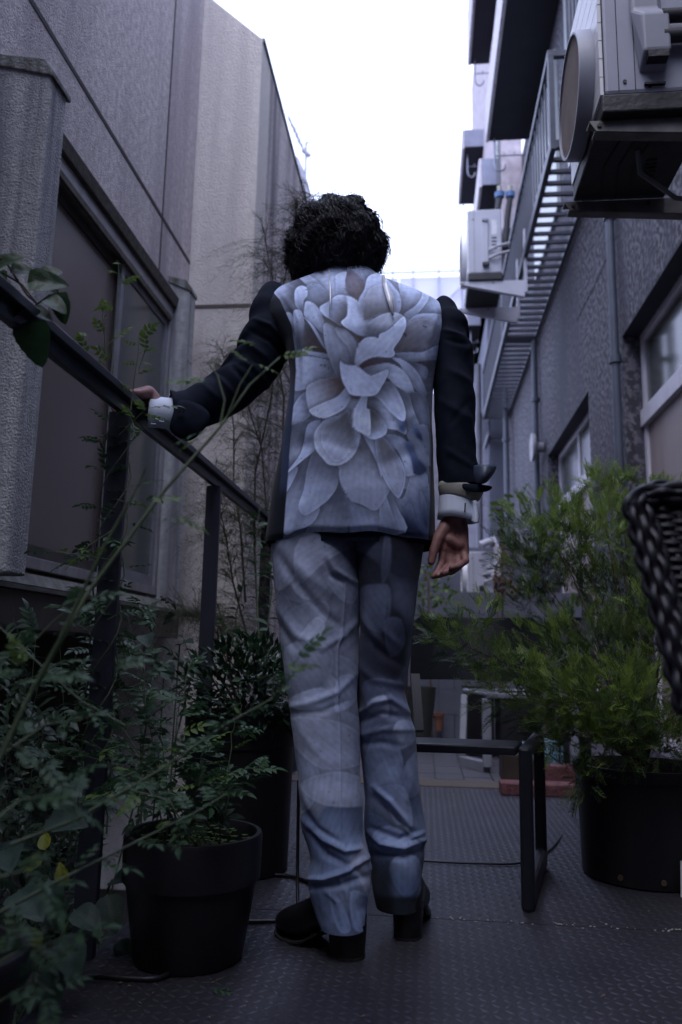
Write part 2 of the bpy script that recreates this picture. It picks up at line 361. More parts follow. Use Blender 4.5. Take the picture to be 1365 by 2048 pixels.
link('groove', MB().box((XL, y0-.004, gzz-.012), (XF-.004, y0+.001, gzz+.012)), mat('brown_joint', (.12, .095, .085), .9), rb)
link('groove', MB().box((XF+.001, y0+.0, gzz-.012), (XF+.0065, 8.6, gzz+.012)), MATS['brown_joint'], rb)
# distant curved conduit and aerial
cd = MB().tube([W(590, 318, Y=9.0), W(600, 340, Y=9.0), W(610, 370, Y=9.05), W(617, 410, Y=9.1), W(620, 470, Y=9.1), W(622, 900, Y=9.1)], .05, 8)
o = link('conduit', cd, mat('pale_conduit', (.45, .45, .52), .5), smooth=60); o['label'] = 'pale curved conduit rising past the end of the streaked wall'; o['category'] = 'pipe'
an = MB()
A = lambda x, y: W(x, y, Y=26)
an.tube([A(610, 470), A(613, 285)], .05, 5).tube([A(578, 233), A(609, 305)], .04, 5).tube([A(606, 300), A(620, 312)], .09, 5)
for t in (.15, .3, .45, .6, .75, .9):
    p = A(578, 233).lerp(A(609, 305), t); an.tube([p+Vector((-.15, -.3, .12)), p+Vector((.15, .3, -.12))], .02, 4)
an.tube([A(613, 285), A(622, 285)], .03, 4)
o = link('aerial', an, mat('aerial_metal', (.3, .3, .38), .5)); o['label'] = 'thin television aerial against the white sky above the streaked wall'; o['category'] = 'aerial'

# ---------------------------------------------------------------- RIGHT BUILDING
XR = 1.30
rbld = thing('charcoal_building', 'charcoal stucco apartment building on the right with recessed windows', 'building', (XR, 6, 0))
ZT = W(1177, 781, X=XR).z; ZTR = W(1262, 856, X=XR+.13).z
a1 = W(1245, 677, X=XR).y; b0 = W(1177, 781, X=XR).y; b1 = W(1096, 911, X=XR).y
wr = MB(); TR = .30
wr.box((XR, -2, ZT), (XR+TR, 5.0, 6.2)); wr.box((XR, 5.0, ZT), (XR+TR, 12.6, 7.3)); wr.box((XR, a1, -.02), (XR+TR, b0, ZT)); wr.box((XR, b1, -.02), (XR+TR, 12.6, ZT)); wr.box((XR, -2, -.02), (XR+TR, 3.2, ZT))
wr.box((XR, 3.2, -.02), (XR+TR, a1, .12)); wr.box((XR, b0, -.02), (XR+TR, b1, .35))
link('wall', wr, M_dark_st, rbld)
def rwindow(y0, y1, z0, nm):
    x = XR+.16
    fr = MB(); t = .06
    fr.box((x-.05, y0, ZT-t), (x, y1, ZT-.002)).box((x-.05, y0, z0), (x, y1, z0+t)).box((x-.05, y0, z0+t), (x, y0+t, ZT-t)).box((x-.05, y1-t, z0+t), (x, y1, ZT-t))
    f = link('window', fr, M_white_fr, rbld, bevel=.004)
    link('transom', MB().box((x-.07, y0+.001, ZTR-.11), (x-.004, y1-.001, ZTR)), M_white_fr, f, bevel=.004)
    ym = (y0+y1)/2
    link('mullion', MB().box((x-.045, ym-.03, ZTR+.001), (x-.005, ym+.03, ZT-t)), M_white_fr, f)
    link('door_stile', MB().box((x-.055, ym-.035, z0+t), (x-.02, ym+.035, ZTR-.111)), M_white_fr, f)
    link('track', MB().box((x-.085, ym-.06, z0+t), (x-.06, ym-.045, ZTR-.111)), mat('black_gap', (.01, .01, .012), .6), f)
    for q0, q1 in ((y0+t, ym-.03), (ym+.03, y1-t)):
        link('pane', MB().box((x-.03, q0, ZTR+.001), (x-.024, q1, ZT-t)), M_glass2, f)
        link('panel', MB().box((x-.034, q0, z0+t), (x-.026, q1, ZTR-.111)), M_bag, f)
    curtain(x+.06, y0+.1, y1-.1, ZTR-.1, ZT, mat('beige_lace', (.16, .15, .14), .9), .015, k=5, parent=f)
    link('back', MB().box((x+.2, y0-.1, 0), (x+.22, y1+.1, ZT+.1)), M_room, f)
rwindow(3.25, a1-.003, .12, 1); rwindow(b0+.003, b1-.003, .35, 2)
# dark soffit lining of recess
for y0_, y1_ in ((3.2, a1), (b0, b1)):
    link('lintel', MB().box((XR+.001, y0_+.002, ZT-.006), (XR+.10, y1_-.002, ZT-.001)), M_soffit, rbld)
# recess lining frame (near window) brownish trim
link('crack_line', MB().tube([W(1235, 470, X=XR-.001), W(1195, 560, X=XR-.001), W(1155, 640, X=XR-.001)], .004, 4), M_dark_st, rbld)
# balcony slabs overhead (boxes with fascia and dark soffit) : parts of the building
M_slab = mat('slab_fascia', (.30, .32, .42), .7, (.24, .25, .33), 5)
M_edge = mat('slab_edge', (.62, .58, .62), .7, (.5, .46, .5), 12)
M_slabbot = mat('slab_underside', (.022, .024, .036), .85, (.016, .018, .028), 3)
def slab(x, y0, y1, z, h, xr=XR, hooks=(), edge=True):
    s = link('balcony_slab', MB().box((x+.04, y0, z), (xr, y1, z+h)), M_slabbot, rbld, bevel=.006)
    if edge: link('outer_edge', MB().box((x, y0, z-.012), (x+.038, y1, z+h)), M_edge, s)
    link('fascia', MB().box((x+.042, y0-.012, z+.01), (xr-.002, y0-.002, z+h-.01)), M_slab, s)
    for hy in hooks:
        hk = MB(); p = Vector((x+.10, hy, z))
        hk.tube([p, p+Vector((0, 0, -.35)), p+Vector((.02, 0, -.42)), p+Vector((.07, 0, -.45)), p+Vector((.12, 0, -.42)), p+Vector((.13, 0, -.36))], .012, 6)
        hk.tube([p+Vector((0, 0, -.24)), p+Vector((.42, 0, -.24))], .008, 5)
        for q in (.12, .24, .36): hk.tube([p+Vector((q, 0, -.24)), p+Vector((q, 0, -.19))], .008, 4)
        link('drying_hook', hk, mat('hook_steel', (.32, .33, .40), .4, metal=.5), s, smooth=60)
    return s
ya = W(972, 283, X=.75); slab(.75, 5.0, ya.y, ya.z, .5, hooks=(ya.y-.05,))
yb = W(936, 130, X=.65); slab(.65, 8.0, yb.y, yb.z, .9, xr=.98, hooks=(yb.y-.1,))
yc0, yc1 = W(925, 270, X=.65), W(918, 400, X=.65); slab(.65, yc0.y, yc1.y+.3, yc0.z-.25, .35, xr=1.1, hooks=(yc0.y+.2, yc1.y+.2))
yd0, yd1 = W(958, 350, X=.75), W(963, 378, X=.75); slab(.75, 10.3, 13.4, yd0.z-.22, .42, xr=1.6, hooks=())
ye0 = W(932, 640, X=.75); slab(.75, ye0.y, ye0.y+2.8, ye0.z-.12, .4, xr=1.5, hooks=(ye0.y+.2,))
# upper storey wall pieces seen between slabs (pale)
link('upper_wall', MB().box((1.02, 9.9, 6.2), (1.29, 16, 13.0)), mat('pink_pale_render', (.55, .48, .52), .8, bump=.3), rbld)
link('upper_window', MB().box((.98, 10.0, 6.6), (1.018, 10.6, 8.2)), M_glass2, rbld)
link('small_window', MB().box((1.262, 7.2, 4.9), (1.298, 8.8, 6.6)), mat('frosted_pane', (.5, .53, .52), .3, (.40, .43, .42), 2, stretch=(1, 8, .3)), rbld)
link('small_window', MB().box((1.262, 5.3, 4.9), (1.298, 6.6, 6.9)), MATS['frosted_pane'], rbld)
# far end of the building stepping back
link('end_wall', MB().box((1.02, 12.61, -.02), (1.9, 20, 7.0)), M_bluewall, rbld)

# steel grating balconies (two)
ZG = 4.27; XG0, XG1 = .915, 1.285
yg0 = W(1105, 287, Z=ZG).y; yg1 = W(970, 834, Z=ZG).y
def grating(label, y0, y1, pitch, zr):
    g = thing('grating_balcony', label, 'balcony', (XG0, y0, ZG), 'steel grating balconies')
    link('outer_beam', MB().box((XG0-.02, y0, ZG-.04), (XG0+.02, y1, ZG+.04)), M_balc, g)
    link('inner_beam', MB().box((XG1-.03, y0, ZG-.03), (XG1, y1, ZG+.03)), M_balc, g)
    link('end_beam', MB().box((XG0+.021, y0, ZG-.03), (XG1-.031, y0+.045, ZG+.03)), M_balc, g)
    link('end_beam', MB().box((XG0+.021, y1-.045, ZG-.03), (XG1-.031, y1, ZG+.03)), M_balc, g)
    bm_ = MB().box((XG0+.021, -.016, -.014), (XG1-.031, .016, .014)).mesh('floor_bar'); bm_.materials.append(M_balc)
    y = y0+.045+pitch
    while y < y1-.06:
        o = bpy.data.objects.new('floor_bar', bm_); COL.objects.link(o); o.parent = g; o.location = (-XG0, y-y0, 0); y += pitch
    link('top_rail', MB().box((XG0-.022, y0, ZG+zr-.03), (XG0+.022, y1, ZG+zr+.02)), M_balc, g)
    link('end_rail', MB().box((XG0+.023, y0, ZG+zr-.03), (XG1, y0+.04, ZG+zr+.015)), M_balc, g)
    for p in (y0+.022, y1-.022): link('post', MB().box((XG0-.02, p-.021, ZG+.041), (XG0+.02, p+.021, ZG+zr-.031)), M_balc, g)
    vb = MB().box((-.008, -.008, .041), (.008, .008, zr-.031)).mesh('baluster'); vb.materials.append(M_balc)
    y = y0+.14
    while y < y1-.08:
        o = bpy.data.objects.new('baluster', vb); COL.objects.link(o); o.parent = g; o.location = (0, y-y0, 0); y += .14
    return g
grating('nearer long steel grating balcony with vertical bars above the stucco wall', yg0, 8.95, .153, .74)
grating('farther steel grating balcony starting beside the upper drainpipe bend', 8.98, yg1, .153, .74)
g3 = W(950, 870, Z=3.6)
ZG = 4.05; XG0 = 1.0; XG1 = 1.5
grating('lowest and farthest steel grating balcony seen beyond the sleeve', W(945, 866, Z=4.05).y, 18.2, .25, .7)
ZG = 4.27; XG0 = .915; XG1 = 1.285

ur = thing('upper_railing', 'upper steel balcony railing behind the large air conditioner', 'railing', (1.0, 3.3, 4.3))
u0 = W(1139, 157, X=1.0); zu = u0.z
link('bottom_rail', MB().box((.98, 2.4, zu-.02), (1.02, u0.y+.02, zu+.02)), M_balc, ur)
y = u0.y
while y > 2.5:
    link('baluster', MB().box((.99, y-.01, zu+.021), (1.01, y+.01, zu+1.0)), M_balc, ur); y -= .12
link('top_rail', MB().box((.98, 2.4, zu+1.001), (1.02, u0.y+.02, zu+1.04)), M_balc, ur)
link('bracket', MB().box((1.021, 2.6, zu-.02), (1.30, 2.64, zu+.02)).box((1.021, u0.y-.1, zu-.02), (1.30, u0.y-.06, zu+.02)), M_balc, ur)
# pipes
def pipe(nm, label, pts, r, m, collars=(), grp=None):
    t = thing(nm, label, 'pipe', pts[0], grp)
    link('tube', MB().tube(pts, r, 12), m, t, smooth=50)
    for c in collars: link('collar', MB().tube([Vector(c)-Vector((0, 0, .022)), Vector(c)+Vector((0, 0, .022))], r*1.45, 12).bar(Vector(c), Vector(c)+Vector((.06, 0, 0)), .02, .02), m, t, smooth=50)
    return t
pp = W(1231, 720, X=XR-.05)
pipe('drainpipe', 'slate blue drainpipe running down the stucco beside the near window', [(XR-.05, pp.y, 0), (XR-.05, pp.y, ZG+.6)], .028, M_pipe, [(XR-.05, pp.y, pp.z), (XR-.05, pp.y, W(1224, 422, X=XR-.05).z), (XR-.05, pp.y, 1.0)])
p2 = W(1071, 800, X=XR-.05)
pipe('drainpipe', 'thin dark drainpipe left of the far window under the grating', [(XR-.05, p2.y, 0), (XR-.05, p2.y, ZG-.05)], .034, M_pipe, [(XR-.05, p2.y, p2.z), (XR-.05, p2.y, 1.4)])
p3 = W(1013, 900, X=1.2)
pipe('drainpipe', 'dark drainpipe at the far corner of the alley below the grating end', [(1.2, p3.y, 0), (1.2, p3.y, 4.6)], .04, M_pipe, [(1.2, p3.y, p3.z+.15)])
p4 = W(974, 900, Y=15.5)
pipe('round_duct', 'shiny pale vertical duct behind the lowest grating', [(p4.x, 15.5, 0), (p4.x, 15.5, 6.5)], .11, mat('galvanised_duct', (.62, .62, .68), .35, metal=.6))
p5 = W(957, 780, Y=12.3)
pipe('pole', 'dark slim pole standing beyond the right sleeve', [(p5.x, 12.3, 0), (p5.x, 12.3, 5.2)], .05, mat('dark_pole', (.10, .10, .13), .5))
for px in (1070,):
    pass
# round vents on the wall
for px, lab, xx in ((1063, 'pale round vent cap left of the thin drainpipe', XR-.14), ):
    c = W(px, 895, X=xx); v = thing('vent_cap', lab, 'vent', c)
    pts = MB(); n = 28
    for i_, (rr, dx) in enumerate(((.155, 0), (.155, .03), (.12, .05), (.06, .05), (.05, .13))):
        for j in range(n):
            a = 6.2832*j/n; pts.v.append((c.x+dx, c.y+rr*math.cos(a), c.z+rr*math.sin(a)))
    pts.f = [tuple(range(n))]+[tuple(int(i) for i in f) for f in grid_faces(5, n, True)]
    link('cap', pts, mat('vent_plastic', (.42, .41, .45), .5), v, smooth=40)
    link('louvre', MB().box((c.x-.004, c.y-.1, c.z-.01), (c.x-.001, c.y+.1, c.z+.01)), MATS['vent_plastic'], v)
# ---------------------------------------------------------------- FAR END
fb = thing('sheeted_building', 'pale scaffold sheeted building closing the alley under the sky', 'building', (0, 22, 0))
zt2 = W(800, 556, Y=22).z
M_sheet = mat('pale_sheeting', (.66, .66, .78), .8, (.58, .58, .70), 1.2, bump=.1)
sh = MB().mesh('sheet')
x0 = -2.6
for i in range(3):
    for j in range(8):
        z1 = zt2-1.5*j; z0_ = z1-1.46
        link('sheet', MB().box((x0+i*1.85, 22, max(z0_, -.7)), (x0+i*1.85+1.81, 22.03, max(z1, -.6))), M_sheet, fb)
link('backing', MB().box((-2.7, 22.1, -.7), (3.2, 26, zt2-.1)), M_sheet, fb)
M_scaf = mat('scaffold_tube', (.42, .42, .52), .5)
link('guard_rail', MB().tube([(-2.6, 21.9, zt2+.12), (3.1, 21.9, zt2+.12)], .03, 6), M_scaf, fb)
for x in (-.95, -.35, .4, 1.1): link('pole', MB().tube([(x, 21.9, zt2-2), (x, 21.9, zt2+.5)], .028, 6), M_scaf, fb)
link('brace', MB().tube([(-.3, 21.9, zt2-1.8), (1.2, 21.9, zt2-.2)], .025, 6), M_scaf, fb)
# tall blue-grey wall on the right at the end
ew = thing('end_house', 'blue grey rendered house wall at the end of the alley', 'building', (.9, 9.2, 0))
link('wall', MB().box((-1.05, 9.2, -.7), (1.29, 9.35, 1.85)), M_bluewall, ew)
link('gable', MB().box((-1.05, 9.35, -.7), (.28, 9.6, 3.75)), mat('lilac_wall', (.30, .30, .37), .85, bump=.3), ew)
link('tall_wall', MB().box((.62, 13.0, -.7), (1.29, 13.3, 4.0)), mat('lilac_wall', (.30, .30, .37), .85, bump=.3), ew)
# low tiled wall
tw = thing('block_wall', 'low blue grey block wall behind the black chair', 'wall', (0, 6.32, 0))
link('core', MB().box((-.95, 6.33, -.7), (1.29, 6.45, 1.1)), mat('wall_joint', (.07, .072, .09), .9), tw)
bmesh_ = MB().box((-.192, -.012, -.092), (.192, .012, .092)).mesh('block', None); bmesh_.materials.append(M_bluewall)
for j in range(6):
    for i in range(6):
        x = -.75+i*.39+(0 if j % 2 == 0 else .195)
        if x > 1.09: continue
        o = bpy.data.objects.new('block', bmesh_); COL.objects.link(o); o.parent = tw; o.location = (x, .002+random.uniform(-.002, .001), .095+j*.187)
# hanging terracotta piece, tall vase, wood box, blocks
t = thing('hanging_pot', 'small terracotta pot hanging on the block wall', 'plant pot', W(878, 1450, Y=6.22))
c = W(878, 1462, Y=6.22)
link('pot', MB().lathe(c, [(.028, 0), (.04, .11), (.045, .11), (.045, .135), (.036, .135), (.034, .1)], 16), mat('terracotta', (.26, .12, .08), .8), t, smooth=40)
link('wire', MB().tube([c+Vector((0, 0, .13)), c+Vector((0, 0, .42))], .002, 4), M_black, t)
c = W(842, 1475, Y=5.6); c.z = 0
t = thing('tall_vase', 'tall dark tapered planter standing by the block wall', 'planter', c)
link('body', MB().lathe(c, [(.055, 0), (.07, .1), (.10, .36), (.105, .42), (.095, .42), (.09, .3)], 24), mat('dark_glaze', (.05, .055, .05), .4), t, smooth=40)

# AC unit builder --------------------------------------------------------------
M_ac = mat('ac_white', (.78, .78, .80), .4, (.72, .72, .75), 4)
M_acd = mat('ac_grey_side', (.36, .37, .45), .45, (.31, .32, .39), 5)
M_acs = mat('ac_cover', (.30, .31, .37), .5, (.26, .27, .32), 5)
M_acb = mat('ac_base', (.03, .032, .035), .6, (.02, .02, .022), 20, bump=.3)
M_guard = mat('fan_guard', (.12, .09, .085), .8, (.09, .068, .064), 20, spec=.1)
M_brk = mat('bracket_steel', (.20, .195, .19), .5, (.13, .125, .12), 15, metal=.4)
def ac_unit(label, cat_, x, y, z, wd, h, dp, small=False, side=None, fan=None):
    """front (fan) looks towards -X, service side towards -Y; x,y,z = front lower near corner"""
    side = side or M_acd
    t = thing('ac_unit', label, cat_, (x+dp/2, y+wd/2, z), 'outdoor air conditioning units')
    b = .035
    link('casing', MB().box((x+.012, y, z+b), (x+dp, y+wd, z+h)), side, t, bevel=.012)
    link('base_pan', MB().box((x+.004, y-.004, z-.03), (x+dp, y+wd, z+b-.002)), M_acb, t, bevel=.006)
    # front boards with gaps
    n = 9; hh = (h-b)/n
    for i in range(n):
        link('front_slat', MB().box((x, y+.002, z+b+i*hh), (x+.011, y+wd-.002, z+b+(i+1)*hh-.004)), M_ac, t)
    # fan guard ring
    cy, cz, R = y+wd*.52, z+h*.52, h*.40
    if fan: cy, cz, R = fan
    ring = MB(); nn = 56
    for rr, dx in ((R, .0), (R, -.035), (R*.97, -.05), (R*.94, -.05), (R*.93, -.03), (R*.93, 0)):
        for j in range(nn):
            a = 6.2832*j/nn; ring.v.append((x+dx, cy+rr*math.cos(a), cz+rr*math.sin(a)))
    ring.f = [tuple(int(i) for i in f) for f in grid_faces(6, nn, True)]
    fg = link('fan_guard', ring, M_ac if small else M_acs, t, smooth=40)
    disc = MB()
    for j in range(nn):
        a = 6.2832*j/nn; disc.v.append((x-.012, cy+R*.93*math.cos(a), cz+R*.93*math.sin(a)))
    disc.f = [tuple(range(nn))]
    link('fan_backing', disc, M_guard, fg)
    wires = MB(); k = 26
    for i in range(1, k):
        yy = -R*.92+2*R*.92*i/k; hz = math.sqrt(max(0, (R*.93)**2-yy*yy))
        wires.box((x-.044, cy+yy-.0018, cz-hz), (x-.040, cy+yy+.0018, cz+hz))
    link('guard_wire', wires, mat('guard_wire', (.20, .16, .15), .7), fg, kind='stuff')
    # service side: vertical seams, valve cover, screws
    for sx in (.012, W(1234, 100, Y=y).x-x, W(1267, 100, Y=y).x-x) if not small else (.06,):
        link('seam', MB().box((x+sx, y-.0015, z+b+.01), (x+sx+.0025, y-.0003, z+h-.01)), mat('seam_dark', (.04, .04, .05), .8), t)
    if not small:
        cv = MB()
        xa, xb = W(1278, 100, Y=y).x, W(1333, 100, Y=y).x
        cv.prism([(xa-.005, y-.001, z+.10), (xa+.0, y-.055, z+.14), (xa+.0, y-.055, z+.27), (xa-.02, y-.025, z+.31), (xa-.02, y-.025, z+h-.02), (xa-.02, y-.001, z+h-.02)], (xb-xa, 0, 0))
        c_ = link('valve_cover', cv, M_acs, t, bevel=.008)
        link('cover_opening', MB().box((xa+.012, y-.057, z+.115), (xb-.01, y-.02, z+.137)), M_acb, c_)
        link('cover_foot', MB().box((xa+.01, y-.012, z+.055), (xb-.01, y-.001, z+.062)), M_acb, c_)
        link('rating_label', MB().box((xb-.07, y-.027, z+h-.10), (xb-.008, y-.0262, z+h-.035)), mat('label_paper', (.30, .34, .48), .5), c_)
        for q in range(4): link('print_line', MB().box((xb-.065, y-.0278, z+h-.092+q*.014), (xb-.014, y-.0273, z+h-.086+q*.014)), mat('label_ink', (.09, .10, .2), .5), c_)
        for q in (.20, .27): link('refrigerant_pipe', MB().tube([(xb-.02, y-.035, z+q), (xb+.10, y-.035, z+q), (xb+.35, y-.03, z+q)], .022, 10), mat('pipe_wrap', (.05, .05, .06), .7), t, smooth=50)
        for qx, qz in ((.075, .07), (.15, .05), (dp*.9, .05)):
            link('screw', MB().tube([(x+qx, y-.004, z+b+qz-.03), (x+qx, y-.0005, z+b+qz-.03)], .006, 10), M_acb, t)
    else:
        link('cover_recess', MB().box((x+dp*.42, y-.02, z+.10), (x+dp*.60, y-.001, z+h*.82)), side, t, bevel=.006)
        link('cover_top', MB().box((x+dp*.42, y-.035, z+h*.80), (x+dp*.62, y-.021, z+h*.84)), M_acs, t, bevel=.004)
        link('cover_bottom', MB().box((x+dp*.42, y-.045, z+.09), (x+dp*.62, y-.021, z+.125)), M_acb, t, bevel=.004)
        link('rating_label', MB().box((x+dp*.70, y-.002, z+h*.62), (x+dp*.86, y-.0005, z+h*.84)), mat('white_label', (.75, .75, .80), .5), t)
        for q in range(4): link('vent_slot', MB().box((x+dp*.70, y-.002, z+h*.40+q*.035), (x+dp*.85, y-.0005, z+h*.40+q*.035+.015)), MATS['seam_dark'], t)
        for q in (.17, .25): link('refrigerant_pipe', MB().tube([(x+dp*.62, y-.02, z+q), (x+dp*.85, y-.05, z+q+.02), (x+dp*1.2, y-.02, z+q+.06)], .014, 8), mat('white_wrap', (.55, .55, .6), .7), t, smooth=50)
        link('screw', MB().tube([(x+.05, y-.004, z+h*.85), (x+.05, y, z+h*.85)], .006, 8), M_acb, t)
    return t
x1 = .545; ZA = W(1196, 227, Y=2.3).z+.03
ac1 = ac_unit('large grey white air conditioner unit cut by the top right corner', 'air conditioner', x1, 2.30, ZA, .50, .62, .33, fan=(2.55, W(1161, 196, Y=2.55).z, .205))
link('drain_hose', MB().tube([(x1+.16, 2.50, ZA-.03), (x1+.17, 2.52, ZA-.10), (x1+.30, 2.58, ZA-.16), (1.24, 2.62, ZA-.20), (1.26, 2.62, ZA-.7), (1.26, 2.62, .2)], .009, 8), mat('grey_hose', (.22, .22, .25), .6), ac1, smooth=60)
# embossed ribs and letters on the underside
for i in range(3):
    o = .05*i
    link('base_rib', MB().bar((x1+.10+o, 2.38, ZA-.032), (x1+.07+o, 2.58, ZA-.032), .006, .006).bar((x1+.07+o, 2.58, ZA-.032), (x1+.10+o, 2.78, ZA-.032), .006, .006), mat('rib_dark', (.012, .012, .014), .6), ac1)
fc = bpy.data.curves.new('base_mark', 'FONT'); fc.body = 'H15C'; fc.size = .055; fc.extrude = .0015
fo = bpy.data.objects.new('tmp_mark', fc); COL.objects.link(fo); fo.rotation_euler = (math.pi, 0, math.radians(80)); fo.location = (x1+.20, 2.55, ZA-.033)
bpy.context.view_layer.update(); me_ = bpy.data.meshes.new_from_object(fo.evaluated_get(bpy.context.evaluated_depsgraph_get())); me_.transform(fo.matrix_world); bpy.data.objects.remove(fo); me_.name = 'base_mark'
link('base_mark', me_, MATS['rib_dark'], ac1)
def bracket(label, x0, x1_, y, z, h0=.035, h1=.085, grp='steel wall brackets', wall=.45, m=None):
    m = m or M_brk
    t = thing('wall_bracket', label, 'bracket', (x1_, y, z), grp)
    link('arm', MB().prism([(x0, y, z), (x1_, y, z), (x1_, y, z-h1), (x0+.02, y, z-h0)], (0, .004, 0)), m, t)
    link('flange', MB().prism([(x0+.015, y+.0045, z-h0-.001), (x1_, y+.0045, z-h1-.001), (x1_, y+.045, z-h1-.001), (x0+.015, y+.045, z-h0-.001)], (0, 0, .004)), m, t)
    link('top_flange', MB().box((x0, y+.0045, z-.004), (x1_, y+.045, z)), m, t)
    for q in (.03, .30):
        link('bolt', MB().tube([(x0+q, y-.006, z-.018), (x0+q, y-.0005, z-.018)], .007, 8), M_acb, t)
    link('upright', MB().box((x1_+.001, y-.01, z-.12), (x1_+.025, y+.05, z+wall)), m, t)
    return t
zb = ZA-.034
bracket('near steel bracket arm under the large air conditioner', x1-.03, 1.27, 2.33, zb)
bracket('second steel bracket arm behind it under the large air conditioner', x1-.03, 1.27, 2.79, zb)
# AC2
q = W(935, 420, Y=6.9); q2 = W(1010, 552, Y=6.9); zA2 = q2.z
ac2 = ac_unit('medium air conditioner unit hung on white brackets beside the grating railing', 'air conditioner', q.x, 6.9, zA2, .7, q.z-zA2, q2.x-q.x-.02, True, mat('ac_side_pale', (.48, .49, .56), .5, (.43, .44, .51), 4))
M_wb = mat('white_bracket', (.58, .58, .66), .5, (.5, .5, .58), 10)
bracket('white upper bracket carrying the medium air conditioner', q.x-.07, .90, 6.92, zA2-.034, .03, .16, 'white bracket pair', .5, M_wb)
bracket('white lower bracket farther under the medium air conditioner', q.x-.07, .90, 7.5, zA2-.034, .03, .16, 'white bracket pair', .5, M_wb)
# two capped hoses
for i, px in enumerate((1000, 1021)):
    a = W(px, 395, Y=7.4); t = thing('capped_hose', ('left' if i == 0 else 'right')+' one of two dark hoses with blue caps above the medium unit', 'hose', a, 'blue capped hoses')
    link('hose', MB().tube([a+Vector((-.06, .0, -.55)), a+Vector((-.03, 0, -.2)), a], .03, 10), mat('hose_rubber', (.04, .04, .05), .7), t, smooth=50)
    link('cap', MB().tube([a, a+Vector((.0, 0, .05))], [.045, .05], 12), mat('blue_cap', (.09, .2, .42), .5), t, smooth=40)
    link('valve', MB().tube([a+Vector((0, 0, .051)), a+Vector((0, 0, .12))], .024, 10), mat('cream_valve', (.5, .47, .38), .6), t, smooth=40)
# AC3
q = W(935, 1103, Y=8.6); q2 = W(990, 1196, Y=8.6)
ac3 = ac_unit('small distant air conditioner unit behind the hanging hand', 'air conditioner', q.x, 8.6, q2.z, .5, q.z-q2.z, q2.x-q.x, True, MATS['ac_side_pale'])
bracket('pale bracket arm under the small distant unit', q.x-.05, q2.x+.3, 8.62, q2.z-.034, .03, .08, 'white bracket pair', .3, M_wb)
hd = W(993, 1085, Y=8.5); t = thing('duct_elbow', 'white curved duct elbow above the small distant unit', 'duct', hd)
link('elbow', MB().tube([hd+Vector((.0, 0, -.35)), hd+Vector((.02, 0, -.1)), hd+Vector((-.03, 0, .03)), hd+Vector((-.16, 0, -.03))], .045, 10), M_wb, t, smooth=60)
link('collar', MB().tube([hd+Vector((.0, 0, -.36)), hd+Vector((0, 0, -.33))], .055, 10), M_wb, t, smooth=60)
# clothes pegs hanger at the top
hc = W(955, 60, Y=10.6); t = thing('peg_hanger', 'white plastic peg hanger hanging under the topmost balcony', 'clothes hanger', hc)
M_peg = mat('white_plastic', (.55, .55, .68), .5)
link('frame', MB().bar(W(944, 40, Y=10.6), W(985, -20, Y=10.6), .02, .02).bar(W(944, 40, Y=10.6), W(946, -20, Y=10.6), .015, .015).bar(W(948, 15, Y=10.6), W(988, 12, Y=10.6), .014, .014), M_peg, t)
pm = None
for a, b in ((952, 40), (966, 41), (979, 43), (960, 20), (973, 22), (986, 24), (968, 2), (981, 4)):
    p = W(a, b, Y=10.58)
    if pm is None:
        pm = MB().bar((-.035, 0, .06), (0, 0, -.05), .016, .02).bar((.035, 0, .06), (.004, 0, -.05), .016, .02).mesh('peg'); pm.materials.append(M_peg)
    o = bpy.data.objects.new('peg', pm); COL.objects.link(o); o.parent = t; o.location = p-hc

# ---------------------------------------------------------------- RAILING
rl = thing('railing', 'dark metal railing the man leans on along the left deck edge', 'railing', (-.72, 1.75, 0))
XRL = -.72; ZRL = 1.25
link('handrail', MB().box((XRL-.025, .35, ZRL-.02), (XRL+.025, 4.6, ZRL)), M_rail, rl, bevel=.002)
link('under_rail', MB().box((XRL-.008, .35, ZRL-.05), (XRL+.008, 4.6, ZRL-.021)), M_rail, rl)
for y in (.80, 1.76, 2.62, 3.55, 4.5):
    link('post', MB().box((XRL-.025, y-.008, -.10), (XRL+.025, y+.008, ZRL-.051)), M_rail, rl, bevel=.0015)
    link('post_plate', MB().box((XRL-.03, y-.03, -.11), (XRL+.018, y+.03, -.101)), M_rail, rl)

# ---------------------------------------------------------------- BLACK CHAIR
M_ch = mat('black_powder_coat', (.016, .018, .026), .42, (.012, .013, .02), 20)
ang = math.atan2(.39-.262, 2.77-2.22)
ch = thing('garden_chair', 'low black metal garden chair with wide solid back behind the right leg', 'chair', (.05, 2.5, 0))
def rloc(u, v, z):  # u across from right leg loop, v back
    a = -.20; bx, by = .262, 2.215
    dx, dy = .215, .977    # back direction
    return Vector((bx-u*.995+v*dx, by+u*.03+v*dy, z))
def rbar(p, q, wd, ht, nm, par=ch, m=M_ch, bev=.006): return link(nm, MB().bar(rloc(*p), rloc(*q), wd, ht), m, par, bevel=bev)
def loop_leg(u, nm='leg_loop'):
    c = [rloc(u, 0, .0), rloc(u, .0, .415), rloc(u, .42, .415), rloc(u, .42, 0)]
    s = MB()
    o_ = [(0, 0.0), (0, .41), (.47, .41), (.47, 0.0)]; i_ = [(.045, .062), (.038, .378), (.438, .385), (.43, .062)]
    vs_ = []
    for k in range(4):
        s.v.append(tuple(rloc(u-.017, *o_[k]))); s.v.append(tuple(rloc(u-.017, *i_[k])))
        s.v.append(tuple(rloc(u+.017, *o_[k]))); s.v.append(tuple(rloc(u+.017, *i_[k])))
    for k in range(4):
        a = 4*k; b = 4*((k+1) % 4)
        s.f += [(a, b, b+1, a+1), (a+2, a+3, b+3, b+2), (a, a+2, b+2, b), (a+1, b+1, b+3, a+3)]
    return link(nm, s, M_ch, ch, bevel=.010)
loop_leg(0.0); loop_leg(.50)
